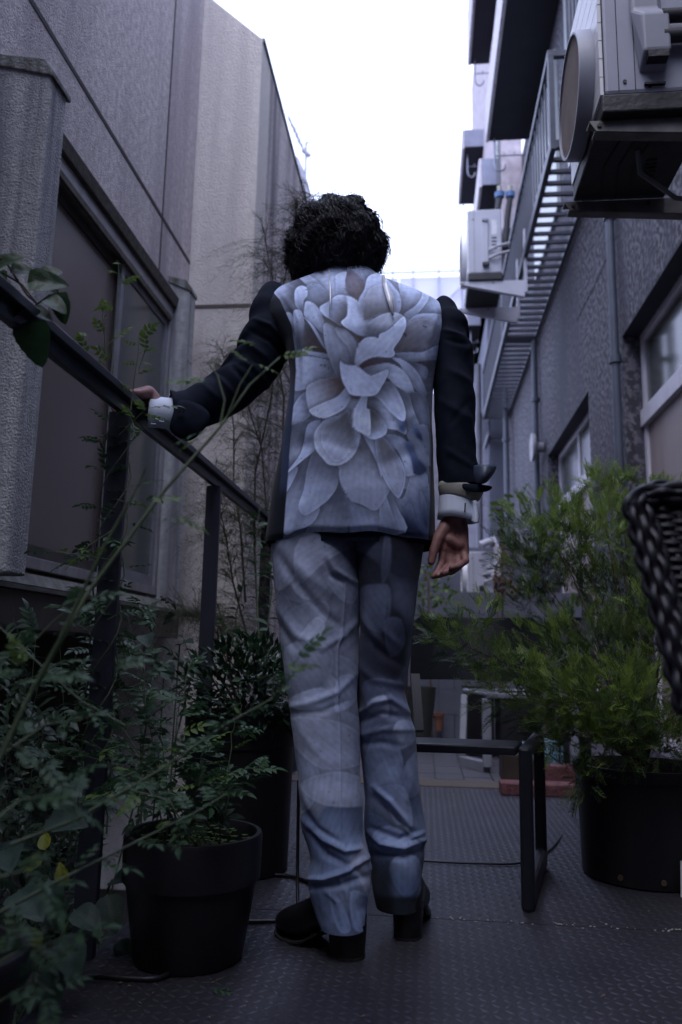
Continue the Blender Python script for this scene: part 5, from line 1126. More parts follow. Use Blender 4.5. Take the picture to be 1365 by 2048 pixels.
# ---- boots ----------------------------------------------------------------------------
def boot(heel, direction, nm='boot', L=.275, shaft_top=.20, hw=.038):
    """heel: ground centre of the heel block, direction: unit vector to the toe"""
    hx = Vector((*heel, 0)); d = Vector((*direction, 0)).normalized(); s_ = Vector((d.y, -d.x, 0))
    # sections along the foot: (dist, half width, z sole, z top)
    secs = [(-.037,.012,.058,.10),(-.034,.022,.056,.115),(-.02,.032,.055,.122),(.0,.035,.054,.125),(.04,.036,.052,.135),(.075,.037,.045,.135),(.10,.038,.032,.118),(.13,.043,.017,.10),(.165,.046,.009,.085),(.20,.044,.008,.07),(.23,.036,.010,.058),(.25,.024,.013,.045),(.262,.010,.018,.034)]
    n = 28; c_ = []
    for q, w_, z0, z1 in secs:
        zc, hz = (z0+z1)/2, (z1-z0)/2
        for k in range(n):
            a = 6.2832*k/n; ca, sa = math.cos(a), math.sin(a)
            ww = w_*np.sign(ca)*abs(ca)**.8; zz = hz*np.sign(sa)*abs(sa)**(.7 if sa < 0 else 1.1)
            c_.append(list(hx+d*(q*L/.27)+s_*ww+Vector((0, 0, zc+zz))))
    m_ = np_mesh(nm, np.array(c_), grid_faces(len(secs), n, True))
    o = link(nm, m_, M_boot, person); ss = o.modifiers.new('s', 'SUBSURF'); ss.levels = 1; ss.render_levels = 1
    sh = MB(); P_ = []
    sh.tube([hx+d*.012+Vector((0, 0, z)) for z in (.10, .13, .15)], [.033, .030, .024], 28); link('shaft', sh, M_boot, o, smooth=60)
    # stacked heel block: D shape
    hp = MB()
    def D(sc, z): return [hx+d*(.030*sc)+s_*(.033*sc)+Vector((0,0,z)), hx+d*(.030*sc)-s_*(.033*sc)+Vector((0,0,z))]+[hx+d*(.0-.034*sc*math.sin(math.pi*k/10))-s_*(.033*sc*math.cos(math.pi*k/10))+Vector((0,0,z)) for k in range(11)]
    lo_, hi_ = D(.98, .007), D(1.08, .068); k_ = len(lo_)
    hp.v = [tuple(v) for v in lo_+hi_]; hp.f = [tuple(range(k_))[::-1], tuple(range(k_, 2*k_))]+[(i, (i+1) % k_, k_+(i+1) % k_, k_+i) for i in range(k_)]
    link('heel', hp, M_boot, o, smooth=40)
    tp = MB(); lo_, hi_ = D(.99, .0005), D(.99, .0065); tp.v = [tuple(v) for v in lo_+hi_]; tp.f = list(hp.f); link('heel_tip', tp, mat('rubber_tip', (.018, .018, .02), .8), o)
    so_ = []
    for q, w_, z0, z1 in secs[5:]:
        so_.append((q, w_*1.03, z0))
    sm_ = MB()
    L_ = [hx+d*(q*L/.27)+s_*w_+Vector((0, 0, z0-.004)) for q, w_, z0 in so_]; R_ = [hx+d*(q*L/.27)-s_*w_+Vector((0, 0, z0-.004)) for q, w_, z0 in so_]
    for a_, b_ in zip(L_, R_): sm_.v += [tuple(a_), tuple(b_), tuple(a_-Vector((0, 0, .005))), tuple(b_-Vector((0, 0, .005)))]
    for i in range(len(L_)-1):
        a4 = 4*i; b4 = a4+4; sm_.f += [(a4, b4, b4+1, a4+1), (a4+2, a4+3, b4+3, b4+2), (a4, a4+2, b4+2, b4), (a4+1, b4+1, b4+3, a4+3)]
    link('sole', sm_, MATS['rubber_tip'], o)
    # stitched seam on the toe
    st = [hx+d*(q*L/.27)+s_*(w_*.7)+Vector((0, 0, zz)) for q, w_, zz in ((.19, .05, .03), (.185, .046, .062), (.18, .02, .083))]
    link('seam', MB().tube(st, .0012, 5), mat('stitch', (.05, .05, .055), .6), o)
    return o
hl = W(697, 1925, Z=0); hr_ = W(815, 1885, Z=0)
boot((hl.x, hl.y+.036), (-.80, .60), L=.232)
boot((hr_.x, hr_.y+.036), (.05, 1.0), L=.27)
# ---- hair ---------------------------------------------------------------------------------
hc_ = W(673, 484, Y=2.05); HR = (.123, .122, .117)
rads = {}
def hair_r(n_):
    b = 1+.07*noise.noise(Vector(n_)*2.2)+.12*noise.noise(Vector(n_)*3.6+Vector((3, 1, 2)))
    lowf = max(0, -n_[2]); return b*(1+.34*abs(n_[0])*lowf)
hm = []; nf_, nr_ = 120, 70
for i in range(nr_):
    ph = math.pi*(i+.5)/nr_
    for j in range(nf_):
        a = 6.2832*j/nf_; n_ = (math.sin(ph)*math.cos(a), math.sin(ph)*math.sin(a), math.cos(ph)); r_ = hair_r(n_)*.93
        r_ *= 1+.02*noise.noise(Vector(n_)*14)
        hm.append((hc_.x+HR[0]*n_[0]*r_, hc_.y+HR[1]*n_[1]*r_, hc_.z+HR[2]*n_[2]*r_))
hair = link('hair', np_mesh('hair', np.array(hm), grid_faces(nr_, nf_, True)), M_hair, person)
sc_ = MB()
hv, hf = [], []
def strand(p, n_, L_, rad, curl, k=15, rnd=.14, lift=.004):
    """one wavy lock sliding down over the head, curling away at its end"""
    n_ = Vector(n_); crown = Vector((0, .25, 1)); down = (n_-crown*n_.dot(crown)*.0)-crown*1.0; tng = (down-n_*n_.dot(down)); tng = tng.normalized() if tng.length > .15 else Vector((random.uniform(-1, 1), -.6, -.2)).normalized()
    if n_.z > .8: a_ = math.atan2(n_.y-.1, n_.x)+random.gauss(0, .5); tng = Vector((math.cos(a_), math.sin(a_), 0)); tng = (tng-n_*n_.dot(tng)).normalized()
    tng = (tng+Vector((random.gauss(0, rnd), random.gauss(0, rnd), random.gauss(0, rnd)))).normalized()
    side_ = n_.cross(tng).normalized(); ph = random.uniform(0, 6.28); fr = random.uniform(.7, 1.5)*6.28; p = Vector(p); pts = []; q = p.copy(); d_ = tng.copy()
    for i in range(k):
        t_ = i/(k-1)
        rel = Vector(((q.x-hc_.x)/HR[0], (q.y-hc_.y)/HR[1], (q.z-hc_.z)/HR[2])); l = rel.length; u_ = rel/l
        tgt = u_*hair_r(tuple(u_)); base_ = Vector((hc_.x+tgt.x*HR[0], hc_.y+tgt.y*HR[1], hc_.z+tgt.z*HR[2])); out_n = (base_-hc_).normalized()
        amp = curl*(.35+.65*t_*t_)
        pts.append(base_+side_*(math.sin(ph+fr*t_*(1+.5*t_))*amp)+out_n*(math.cos(ph+fr*t_*(1+.5*t_))*amp*.5+lift*(1-t_)*.3+lift*t_*t_))
        d_ = (d_-out_n*d_.dot(out_n)+Vector((0, 0, -.12))).normalized(); q = base_+d_*(L_/(k-1))
    b0 = len(hv); nn = 5
    for i, q in enumerate(pts):
        d = (pts[min(i+1, k-1)]-pts[max(i-1, 0)]).normalized(); u = (side_-d*side_.dot(d)); u = u.normalized() if u.length > .05 else d.orthogonal().normalized(); v = d.cross(u)
        t_ = i/(k-1); r_ = rad*(math.sin(math.pi*min(1, t_*.9+.1))**.5*.9+.08)
        for j in range(nn):
            a = 6.2832*j/nn; hv.append(tuple(q+u*math.cos(a)*r_*1.7+v*math.sin(a)*r_*.6))
    for i in range(k-1):
        for j in range(nn):
            a = b0+i*nn+j; b = b0+i*nn+(j+1) % nn; hf.append((a, b, b+nn, a+nn))
def scalp(lo=-.8):
    while True:
        z_ = random.uniform(lo, 1); a = random.uniform(0, 6.283); s_ = math.sqrt(1-z_*z_); n_ = (s_*math.cos(a), s_*math.sin(a), z_)
        if not (n_[1] > .75 and z_ < .3): break
    r_ = hair_r(n_)*.97; return (hc_.x+HR[0]*n_[0]*r_, hc_.y+HR[1]*n_[1]*r_, hc_.z+HR[2]*n_[2]*r_), n_
for i in range(1300): strand(*scalp(), random.uniform(.06, .13), random.uniform(.0022, .0048), random.uniform(.006, .012), 16)
for i in range(2600): strand(*scalp(), random.uniform(.05, .12), random.uniform(.0004, .0009), random.uniform(.004, .010), 13, .25, .008)
for i in range(800): strand(*scalp(), random.uniform(.04, .11), random.uniform(.00025, .0006), random.uniform(.010, .022), 16, .6, .024)
for i in range(260):
    P_ = scalp(-.75)
    if abs(P_[1][0]) > .45: strand(*P_, random.uniform(.05, .10), random.uniform(.0012, .0026), random.uniform(.010, .018), 18, .4, .016)
link('curls', np_mesh('curls', np.array(hv), np.array(hf)), M_hair, hair, kind='stuff')
# ---- body (one continuous skin) ----------------------------------------------------------
bv, bf = [], []
def cap_(p, q, r0, r1, n=14):
    """tapered capsule"""
    p, q = Vector(p), Vector(q); d = q-p; L_ = d.length; d.normalize(); u = d.orthogonal().normalized(); v = d.cross(u); base = len(bv); rows = []
    for i in range(6): a = math.pi/2*i/5; rows.append((p-d*r0*math.cos(a), max(r0*math.sin(a), 1e-5)))
    for i in range(6): a = math.pi/2*(5-i)/5; rows.append((q+d*r1*math.cos(a), max(r1*math.sin(a), 1e-5)))
    for c_, r_ in rows:
        for k in range(n): a = 6.2832*k/n; bv.append(tuple(c_+u*math.cos(a)*r_+v*math.sin(a)*r_))
    for i in range(11):
        for k in range(n): a = base+i*n+k; b = base+i*n+(k+1) % n; bf.append((a, b, b+n, a+n))
    bf.append(tuple(base+k for k in range(n))[::-1]); bf.append(tuple(base+11*n+k for k in range(n)))
def chain(pts, rs):
    for i in range(len(pts)-1): cap_(pts[i], pts[i+1], rs[i], rs[i+1])
hd_c = Vector((hc_.x, hc_.y+.01, hc_.z))
pelv = Vector((-.175, 2.0, .95)); chest = Vector((-.19, 2.03, 1.38)); neck = Vector((-.205, 2.06, 1.52))
shL = Vector((-.36, 2.03, 1.50)); shR = Vector((-.02, 2.03, 1.50))
chain([pelv, (-.18, 2.0, 1.15), chest, neck], [.085, .08, .085, .05]); chain([neck, hd_c], [.05, .075]); cap_(hd_c, hd_c+Vector((0, .02, .01)), .085, .08)
cap_(hd_c+Vector((0, .07, -.06)), hd_c+Vector((0, .06, -.02)), .035, .05)          # jaw
cap_(hd_c+Vector((0, .105, -.015)), hd_c+Vector((0, .125, -.04)), .009, .013)       # nose
cap_(hd_c+Vector((-.012, .105, -.068)), hd_c+Vector((.012, .105, -.068)), .008, .008)   # lips
for sg in (-1, 1): cap_(hd_c+Vector((sg*.083, .01, -.03)), hd_c+Vector((sg*.086, .012, .01)), .010, .015)
elL = W(470, 775, Y=1.97); wrL = W(322, 824, Y=1.89); elR = W(908, 760, Y=2.0); wrR = W(916, 1000, Y=1.96)
chain([chest, shL, elL, wrL], [.06, .05, .036, .026]); chain([chest, shR, elR, wrR], [.06, .042, .035, .025])
chain([pelv, (-.235, 1.99, .85), W(648, 1450, Y=1.93), W(690, 1800, Y=1.87)], [.08, .07, .048, .034]); chain([pelv, (-.09, 1.99, .85), W(775, 1450, Y=2.0), W(800, 1790, Y=2.01)], [.08, .06, .046, .034])
cap_(W(690, 1800, Y=1.87), (hl.x-.02, hl.y+.06, .10), .034, .03); cap_(W(800, 1790, Y=2.01), (hr_.x, hr_.y+.06, .10), .034, .03)
# right hand, palm backwards, fingers curled forward-left
pw = W(912, 1030, Y=1.955)
pal = [(W(893,1052,Y=1.957), W(888,1096,Y=1.95), .019, .015), (W(906,1050,Y=1.960), W(902,1102,Y=1.955), .019, .0145), (W(919,1052,Y=1.96), W(915,1106,Y=1.955), .017, .0145), (W(926,1056,Y=1.957), W(928,1104,Y=1.95), .014, .0135)]
cap_(wrR, pw, .026, .026)
for a, b, r0, r1 in pal: cap_(a, b, r0, r1); cap_(pw, a, .02, r0)
cap_(W(900,1080,Y=1.945), W(920,1090,Y=1.945), .016, .014)
fing = [([(888,1098,1.95),(884,1124,1.945),(876,1142,1.93),(868,1153,1.915)], [.0115,.0100,.0090,.0075]),
        ([(902,1104,1.955),(902,1132,1.945),(890,1146,1.922),(876,1151,1.905)], [.0115,.0100,.0090,.0075]),
        ([(915,1107,1.955),(918,1132,1.938),(904,1143,1.912),(888,1146,1.898)], [.0110,.0098,.0088,.0072]),
        ([(928,1104,1.95),(932,1122,1.930),(918,1132,1.905),(903,1136,1.893)], [.0105,.0090,.0080,.0065])]
for pts, rs in fing: chain([W(a, b, Y=Y) for a, b, Y in pts], rs)
chain([W(893,1052,Y=1.95), W(876,1078,Y=1.935), W(868,1102,Y=1.925), W(863,1124,Y=1.92)], [.018, .0145, .0115, .009])
# left hand gripping the rail: wrist right of the rail, fingers over the far side
ph_ = W(292, 806, X=-.705); 
k0 = Vector((-.715, 1.935, 1.276))
cap_(wrL, Vector((-.702, 1.885, 1.285)), .025, .022)
for i in range(4):
    yy = 1.845+i*.021; top = Vector((-.732, yy, 1.272))
    cap_(Vector((-.700, 1.87+i*.009, 1.283)), top, .018, .0115)
    chain([top, Vector((-.760, yy-.003, 1.264)), Vector((-.770, yy-.005, 1.235)), Vector((-.755, yy-.006, 1.212))], [.0115, .0100, .0088, .0075])
chain([Vector((-.698, 1.865, 1.28)), Vector((-.706, 1.835, 1.268)), Vector((-.712, 1.808, 1.262))], [.016, .0125, .0095])
bm = bpy.data.meshes.new('body_raw'); bm.from_pydata(bv, [], bf); tmp = bpy.data.objects.new('tmp_body', bm); COL.objects.link(tmp)
rm = tmp.modifiers.new('r', 'REMESH'); rm.mode = 'VOXEL'; rm.voxel_size = .0026; rm.use_smooth_shade = True
sm = tmp.modifiers.new('s', 'SMOOTH'); sm.factor = .5; sm.iterations = 3
dg = bpy.context.evaluated_depsgraph_get(); me = bpy.data.meshes.new_from_object(tmp.evaluated_get(dg)); bpy.data.objects.remove(tmp); bpy.data.meshes.remove(bm)
me.name = 'body'; me.shade_smooth()
body = link('body', me, M_skin, person)
for sg in (-1, 1):
    e = hd_c+Vector((sg*.032, .088, .005)); link('eye', MB().tube([e+Vector((0, -.01, 0)), e+Vector((0, .0, 0)), e+Vector((0, .008, 0))], [.004, .012, .005], 12), mat('eye_white', (.7, .68, .66), .2), person, smooth=80)
# palm creases
for pts in ([(889,1102),(905,1110),(930,1104)], [(896,1060),(902,1080),(898,1098)], [(880,1116),(900,1122),(925,1118)]):
    pass
# ================================================================= PLANTS
def leafmat(n, c, c2, r=.45, tr=.25, spec=.4): return mat(n, c, r, c2, 22, trans=tr, spec=spec, bump=.15, bscale=150)
L_jas = leafmat('jasmine_leaf', (.055, .115, .048), (.032, .075, .036), .5)
L_jas2 = leafmat('jasmine_young', (.12, .19, .035), (.08, .14, .03), .5, .35)
L_dark = leafmat('dark_leaf', (.034, .065, .034), (.02, .042, .024), .35, .12)
L_gloss = leafmat('glossy_leaf', (.03, .07, .028), (.018, .045, .02), .22, .1, .6)
L_big = leafmat('broad_leaf', (.04, .07, .052), (.028, .052, .04), .55, .15)
L_yel = leafmat('yellow_leaf', (.26, .27, .03), (.15, .18, .02), .55, .35)
L_heart = leafmat('heart_leaf', (.04, .085, .03), (.02, .05, .022), .4, .3)
L_fe1 = leafmat('feather_bright', (.27, .37, .08), (.19, .28, .06), .55, .35)
L_fe2 = leafmat('feather_mid', (.15, .22, .06), (.10, .16, .045), .55, .3)
L_fe3 = leafmat('feather_dark', (.075, .12, .05), (.045, .08, .035), .55, .2)
L_stem = mat('green_stem', (.10, .14, .07), .5, (.07, .10, .05), 20)
L_bark = mat('thin_bark', (.10, .065, .05), .8, (.06, .04, .03), 30)
L_wisp = mat('wispy_twig', (.10, .105, .06), .7, (.055, .065, .035), 12)
def leaflet(V, F, p, d, n, L, w, fold=.25, droop=.15, mid=4, serr=0):
    """one pointed leaf blade with midrib fold"""
    d = Vector(d).normalized(); n = Vector(n); n = (n-d*n.dot(d)).normalized(); s = d.cross(n); b = len(V)
    prof = [0, .62, 1.0, .82, .45, 0] if mid == 5 else [0, .8, 1.0, .6, 0]
    k = len(prof)
    for i, q in enumerate(prof):
        t = i/(k-1); c = Vector(p)+d*(L*t)-n*(droop*L*t*t); e = s*(w*q*.5); up = n*(w*q*.5*fold)
        jag = 1+(serr if i % 2 else -serr)
        V += [tuple(c-e*jag+up), tuple(c), tuple(c+e*jag+up)]
    for i in range(k-1):
        a = b+3*i; F += [(a, a+1, a+4, a+3), (a+1, a+2, a+5, a+4)]
def compound(seed, pairs=3, L=.075, ll=.024, lw=.012):
    r = random.Random(seed); V, F = [], []
    pts = [(L*t, r.uniform(-.002, .002), -.12*L*t*t) for t in (0, .35, .7, 1)]
    m = MB(); m.tube(pts, .0006, 4); V += m.v; F += m.f
    for i in range(pairs):
        t = .3+.62*i/max(1, pairs-1)*.95; x = L*t; z = -.12*L*t*t; sc = .8+.3*math.sin(math.pi*(i+1)/(pairs+1))
        for sg in (-1, 1): leaflet(V, F, (x, 0, z), (.55, sg*.85, r.uniform(-.12, .1)), (r.uniform(-.2, .2), r.uniform(-.2, .2), 1), ll*sc*r.uniform(.85, 1.1), lw*sc, .25, .2)
    leaflet(V, F, (L, 0, -.12*L), (1, r.uniform(-.15, .15), -.1), (0, 0, 1), ll*1.35, lw*1.1, .25, .3)
    return V, F
def vf_mesh(name, V, F, m, smooth_=True):
    me = bpy.data.meshes.new(name); me.from_pydata(V, [], F); me.update(); me.materials.append(m)
    if smooth_: me.shade_smooth()
    return me
JM = [vf_mesh('leaf', *compound(i, 3+i % 2, .06+.012*(i % 3)), L_jas) for i in range(6)]
JY = [vf_mesh('leaf', *compound(20+i, 3, .05, .02, .011), L_jas2) for i in range(3)]
def orient(d, n=(0, 0, 1)):
    d = Vector(d).normalized(); n = Vector(n); n = n-d*n.dot(d)
    n = n.normalized() if n.length > .05 else d.orthogonal().normalized(); y = n.cross(d)
    return Matrix((d, y, n)).transposed().to_4x4()
def put(me, parent, loc, d, n=(0, 0, 1), s=1.0, name='leaf'):
    o = bpy.data.objects.new(name, me); COL.objects.link(o); o.parent = parent
    o.matrix_local = Matrix.Translation(Vector(loc)-parent.location)@orient(d, n)@Matrix.Scale(s, 4); return o
def rv(s=1): return Vector((random.gauss(0, s), random.gauss(0, s), random.gauss(0, s)))
def arc_pts(a, b, sag=0., n=8, wob=.0):
    a, b = Vector(a), Vector(b); o = []
    for i in range(n+1):
        t = i/n; o.append(a.lerp(b, t)+Vector((0, 0, sag*4*t*(1-t)))+rv(wob)*(1 if 0 < i < n else 0))
    return o
def leafy_stem(t, pts, nleaf, meshes, r0=.0018, r1=.0008, scale=1., start=.2, nm='stem', young=0., mstem=None, spread=1.):
    k = len(pts); link(nm, MB().tube(pts, [r0+(r1-r0)*i/(k-1) for i in range(k)], 5), mstem or L_stem, t, smooth=80)
    for i in range(nleaf):
        u = start+(1-start)*(i+random.random()*.5)/nleaf; x = u*(k-1); j = min(int(x), k-2); p = pts[j].lerp(pts[j+1], x-j); ax = (pts[j+1]-pts[j]).normalized()
        sd = ax.cross(Vector((0, 0, 1))); sd = sd.normalized() if sd.length > .1 else Vector((1, 0, 0))
        d = (sd*(1 if i % 2 else -1)*spread+ax*.45+rv(.35)+Vector((0, 0, .15)))
        ms = JY if random.random() < young+(.5*young if u > .8 else 0) else meshes
        put(random.choice(ms), t, p, d, Vector((0, 0, 1))+rv(.3), scale*random.uniform(.7, 1.15))
# --- 1 jasmine in the small pot
c0 = Vector((-.503, 1.80, .21))
t = thing('jasmine_plant', 'bushy jasmine with feathered leaflets spilling from the small pot', 'plant', c0)
ends = [(200,1290,1.85),(255,1230,1.9),(360,1400,1.75),(420,1480,1.7),(470,1440,1.8),(140,1380,1.7),(180,1480,1.6),(100,1500,1.65),(230,1560,1.55),(330,1500,1.62),(400,1560,1.6),(440,1590,1.68),(520,1540,1.7),(380,1330,2.0),(160,1600,1.5),(260,1350,1.7)]
for a, b, Y in ends:
    e = W(a, b, Y=Y); leafy_stem(t, arc_pts(c0+Vector((random.uniform(-.08, .08), random.uniform(-.08, .08), 0)), e, .05, 8, .006), 11, JM, scale=random.uniform(.85, 1.1), start=.25, young=.06)
# clover carpet in the pot
V, F = [], []
for i in range(240):
    a, r_ = random.uniform(0, 6.283), .135*math.sqrt(random.random()); p = Vector((-.503+r_*math.cos(a), 1.8+r_*math.sin(a), .208+random.uniform(.0, .035)))
    for q in range(3): leaflet(V, F, p, (math.cos(a+q*2.1), math.sin(a+q*2.1), .2), (0, 0, 1), .009, .009, .1, .1)
ct = thing('clover_patch', 'tiny clover covering the soil of the small pot', 'ground cover', c0)
link('foliage', vf_mesh('foliage', V, F, L_jas2), None, ct, kind='stuff')
# --- 2 climber on the post
t = thing('jasmine_climber', 'jasmine climber twining round the near railing post with pale young tips', 'plant', (-.72, 1.76, .1))
for q, (col_, n_) in enumerate(((0., 30), (2.2, 26), (4.2, 22))):
    pts = [Vector((-.72+.034*math.cos(col_+k*.62), 1.76+.03*math.sin(col_+k*.62), .25+k*.033)) for k in range(30)]
    leafy_stem(t, pts, n_, JM, .0022, .0015, .8, .05, young=.12)
def sprig(t, pts, n, young=.8, sc=.75, r0=.0016): leafy_stem(t, [W(a, b, Y=Y) for a, b, Y in pts], n, JM if young < .5 else JY, r0, .0006, sc, .15, young=young)
sprig(t, [(225,790,1.72),(228,700,1.72),(233,600,1.72),(238,545,1.72),(236,520,1.72)], 6)
sprig(t, [(262,820,1.7),(270,750,1.7),(278,700,1.7),(277,665,1.7)], 6)
sprig(t, [(278,740,1.7),(290,705,1.7),(295,695,1.7)], 3)
sprig(t, [(210,780,1.75),(212,700,1.75),(206,640,1.75),(204,575,1.75)], 6)
sprig(t, [(180,730,1.7),(172,690,1.7),(166,665,1.7)], 4)
sprig(t, [(240,870,1.7),(280,830,1.68),(300,812,1.66)], 5, .4)
sprig(t, [(235,1000,1.7),(280,1010,1.68),(330,990,1.66)], 5, .4); sprig(t, [(220,1120,1.7),(170,1110,1.65),(90,1102,1.6)], 6, .4); sprig(t, [(225,1060,1.7),(180,1090,1.66),(130,1140,1.62)], 5, .2)
sprig(t, [(215,1180,1.7),(160,1220,1.65),(110,1215,1.6)], 6, .1); sprig(t, [(215,1240,1.7),(270,1210,1.7),(300,1230,1.7)], 6, .1)
# --- 3 out of focus stems nearest the camera
t = thing('foreground_stems', 'blurred long green jasmine stems crossing in front of the trousers and railing', 'plant', W(60, 1400, Y=.95))
def fsprig(pts, n, sc=.55, r0=.0042, r1=.0016, st=.3, yg=.5): leafy_stem(t, [W(a, b, Y=Y) for a, b, Y in pts], n, JM, r0, r1, sc, st, young=yg)
def fstem(pts, r0=.0042, r1=.0018):
    P_ = [W(a, b, Y=Y) for a, b, Y in pts]; link('stem', MB().tube(P_, [r0+(r1-r0)*i/(len(P_)-1) for i in range(len(P_))], 8), L_stem, t, smooth=80)
fstem([(-20,1560,.85),(60,1390,.88),(180,1180,.95),(330,980,1.0),(440,855,1.05),(500,770,1.07),(560,715,1.1)], .0034, .0014)
fstem([(440,855,1.05),(450,800,1.06),(435,750,1.07),(415,725,1.07)], .0016, .0010); fstem([(450,845,1.05),(480,770,1.06),(505,730,1.07)], .0014, .001)
fstem([(60,1390,.88),(120,1280,.9),(210,1090,.92),(275,975,.95),(292,935,.95)], .0028, .0012)
for a, b, dx, dz, Y, ms in ((410,870,-1,-.4,1.04,JY),(420,765,-1,.3,1.07,JY),(400,768,-.6,.1,1.07,JY),(505,725,.9,-.2,1.07,JY),(500,728,-.5,.5,1.07,JY),(520,690,-1,.3,1.08,JY),(560,712,1,.1,1.1,JY),(575,718,.4,.3,1.1,JY),(435,855,-1,-.2,1.05,JM),(60,1350,-1,.1,.88,JM),(75,1350,1,.1,.88,JM),(50,1340,-.3,.8,.88,JY),(225,1330,.8,.2,.95,JM),(290,1000,.8,.2,.95,JY),(345,1030,1,-.3,1.,JY),(300,1040,1,.1,1.,JM),(190,1190,-1,-.1,.95,JM),(170,1200,.9,.3,.95,JM),(560,1335,1,.2,1.05,JY),(585,1330,.4,.5,1.05,JM)):
    put(random.choice(ms), t, W(a, b, Y=Y), (dx, random.uniform(-.3, .3), dz), Vector((0, -.6, 1))+rv(.2), random.uniform(.55, .75))
fsprig([(-10,1830,.95),(120,1760,1.0),(260,1690,1.1),(400,1620,1.15),(450,1590,1.2)], 12, .62, .0024, .001, .15, .1)
fsprig([(20,1690,.95),(150,1640,1.0),(320,1540,1.05),(450,1450,1.1),(540,1400,1.15),(590,1345,1.15)], 16, .6, .0024, .001, .3, .1)
fsprig([(-10,1520,.95),(90,1450,1.0),(160,1440,1.0),(190,1430,1.0)], 7, .6, .0018, .001, .2, .1)
fsprig([(-10,1930,.9),(60,1890,.92),(120,1900,.95)], 7, .7, .0018, .001, .1, .0)
fsprig([(-10,2010,.9),(70,1960,.9),(110,1990,.9)], 6, .7, .0018, .001, .1, .0)
fsprig([(-5,1250,1.1),(60,1310,1.1),(160,1400,1.1),(250,1450,1.1)], 5, .5, .0012, .001, .1, .1)
fsprig([(-5,1380,1.15),(80,1350,1.1),(130,1320,1.1)], 5, .55, .0012, .001, .1, .2)
fsprig([(-20,1650,.80),(40,1600,.84),(110,1590,.88),(170,1610,.9)], 8, .62, .0018, .001, .1, .1)
fsprig([(-20,1480,.85),(50,1500,.88),(120,1560,.9),(150,1620,.92)], 8, .6, .0018, .001, .1, .1)
fsprig([(-20,1760,.8),(50,1740,.82),(110,1800,.85)], 7, .62, .0018, .001, .1, .05)
fsprig([(-20,1330,.95),(50,1300,.97),(110,1240,1.0),(170,1190,1.0)], 6, .55, .0014, .0008, .15, .3)
fsprig([(180,1620,1.15),(260,1580,1.15),(340,1600,1.15),(380,1680,1.15)], 9, .6, .0016, .0008, .1, .1)
# --- 4 undergrowth left of the deck, rooted in the soil below
t = thing('fern_undergrowth', 'mass of dark feathered foliage left of the deck below the window box', 'plant', (-1.0, 2.0, -.7))
V, F = [], []; Vy, Fy = [], []
def addc(V, F, p, d, n, s, seed):
    v_, f_ = compound(seed, 3+seed % 2, .07, .026, .013); M = Matrix.Translation(Vector(p))@orient(d, n)@Matrix.Scale(s, 4); b = len(V)
    V += [tuple(M@Vector(x)) for x in v_]; F += [tuple(i+b for i in f) for f in f_]
for i in range(950):
    a, b = random.uniform(-60, 400), 1180+900*random.random()**.8
    if a > 170 and b > 1650: continue
    if b < 1300 and a < 170 and random.random() < .8: continue
    if b < 1500 and random.random() < .45: continue
    Y = random.uniform(1.5, 2.6); p = W(a, b, Y=Y)
    if p.x > -.77 or p.z < -.6: continue
    addc(V, F, p, rv(1)+Vector((.2, -.4, .1)), Vector((0, -.2, 1))+rv(.35), random.uniform(.8, 1.25), random.randrange(12))
link('foliage', vf_mesh('foliage', V, F, L_dark), None, t, kind='stuff')
for i in range(26):
    a = random.uniform(-20, 330); b = random.uniform(1250, 1700); p = W(a, b, Y=random.uniform(1.7, 2.3))
    if p.x < -.77: link('stem', MB().tube(arc_pts((p.x+random.uniform(-.2, .1), p.y+random.uniform(-.1, .2), -.7), p, .05, 7, .01), [.003-.0003*k for k in range(8)], 5), L_stem, t, smooth=80)
def simple_leaf(L, w_, m, name='leaf', heart=False, seed=0):
    r = random.Random(seed); V, F = [], []; nu_, nv_ = 9, 12
    for i in range(nv_+1):
        s = i/nv_
        hw = w_*.5*(math.sin(math.pi*min(1, s*1.02)**(.55 if heart else .72))**.75)*(1-.12*s) if 0 < s < 1 else 0
        if heart: hw = w_*.5*max(0, math.sin(math.pi*s**.5))**.6
        hw *= 1+(.035 if i % 2 else -.02)
        for j in range(nu_):
            q = (j/(nu_-1)-.5)*2; x = L*s-(.10*L*abs(q)**1.5*(1-s) if heart else 0); y = hw*q
            z = abs(y)*.28-.22*L*s*s+.010*L*math.sin(s*14+abs(q)*5)*(1-abs(q)*.2)+r.uniform(-.002, .002)*L*6*.3
            V.append((x, y, z))
    for i in range(nv_):
        for j in range(nu_-1): a = i*nu_+j; F.append((a, a+1, a+nu_+1, a+nu_))
    return vf_mesh(name, V, F, m)
BL_ = [simple_leaf(.15, .11, L_big, seed=i) for i in range(3)]
t = thing('hydrangea', 'broad leaved hydrangea low beside the deck corner under the railing', 'plant', (-1.0, 1.7, -.7))
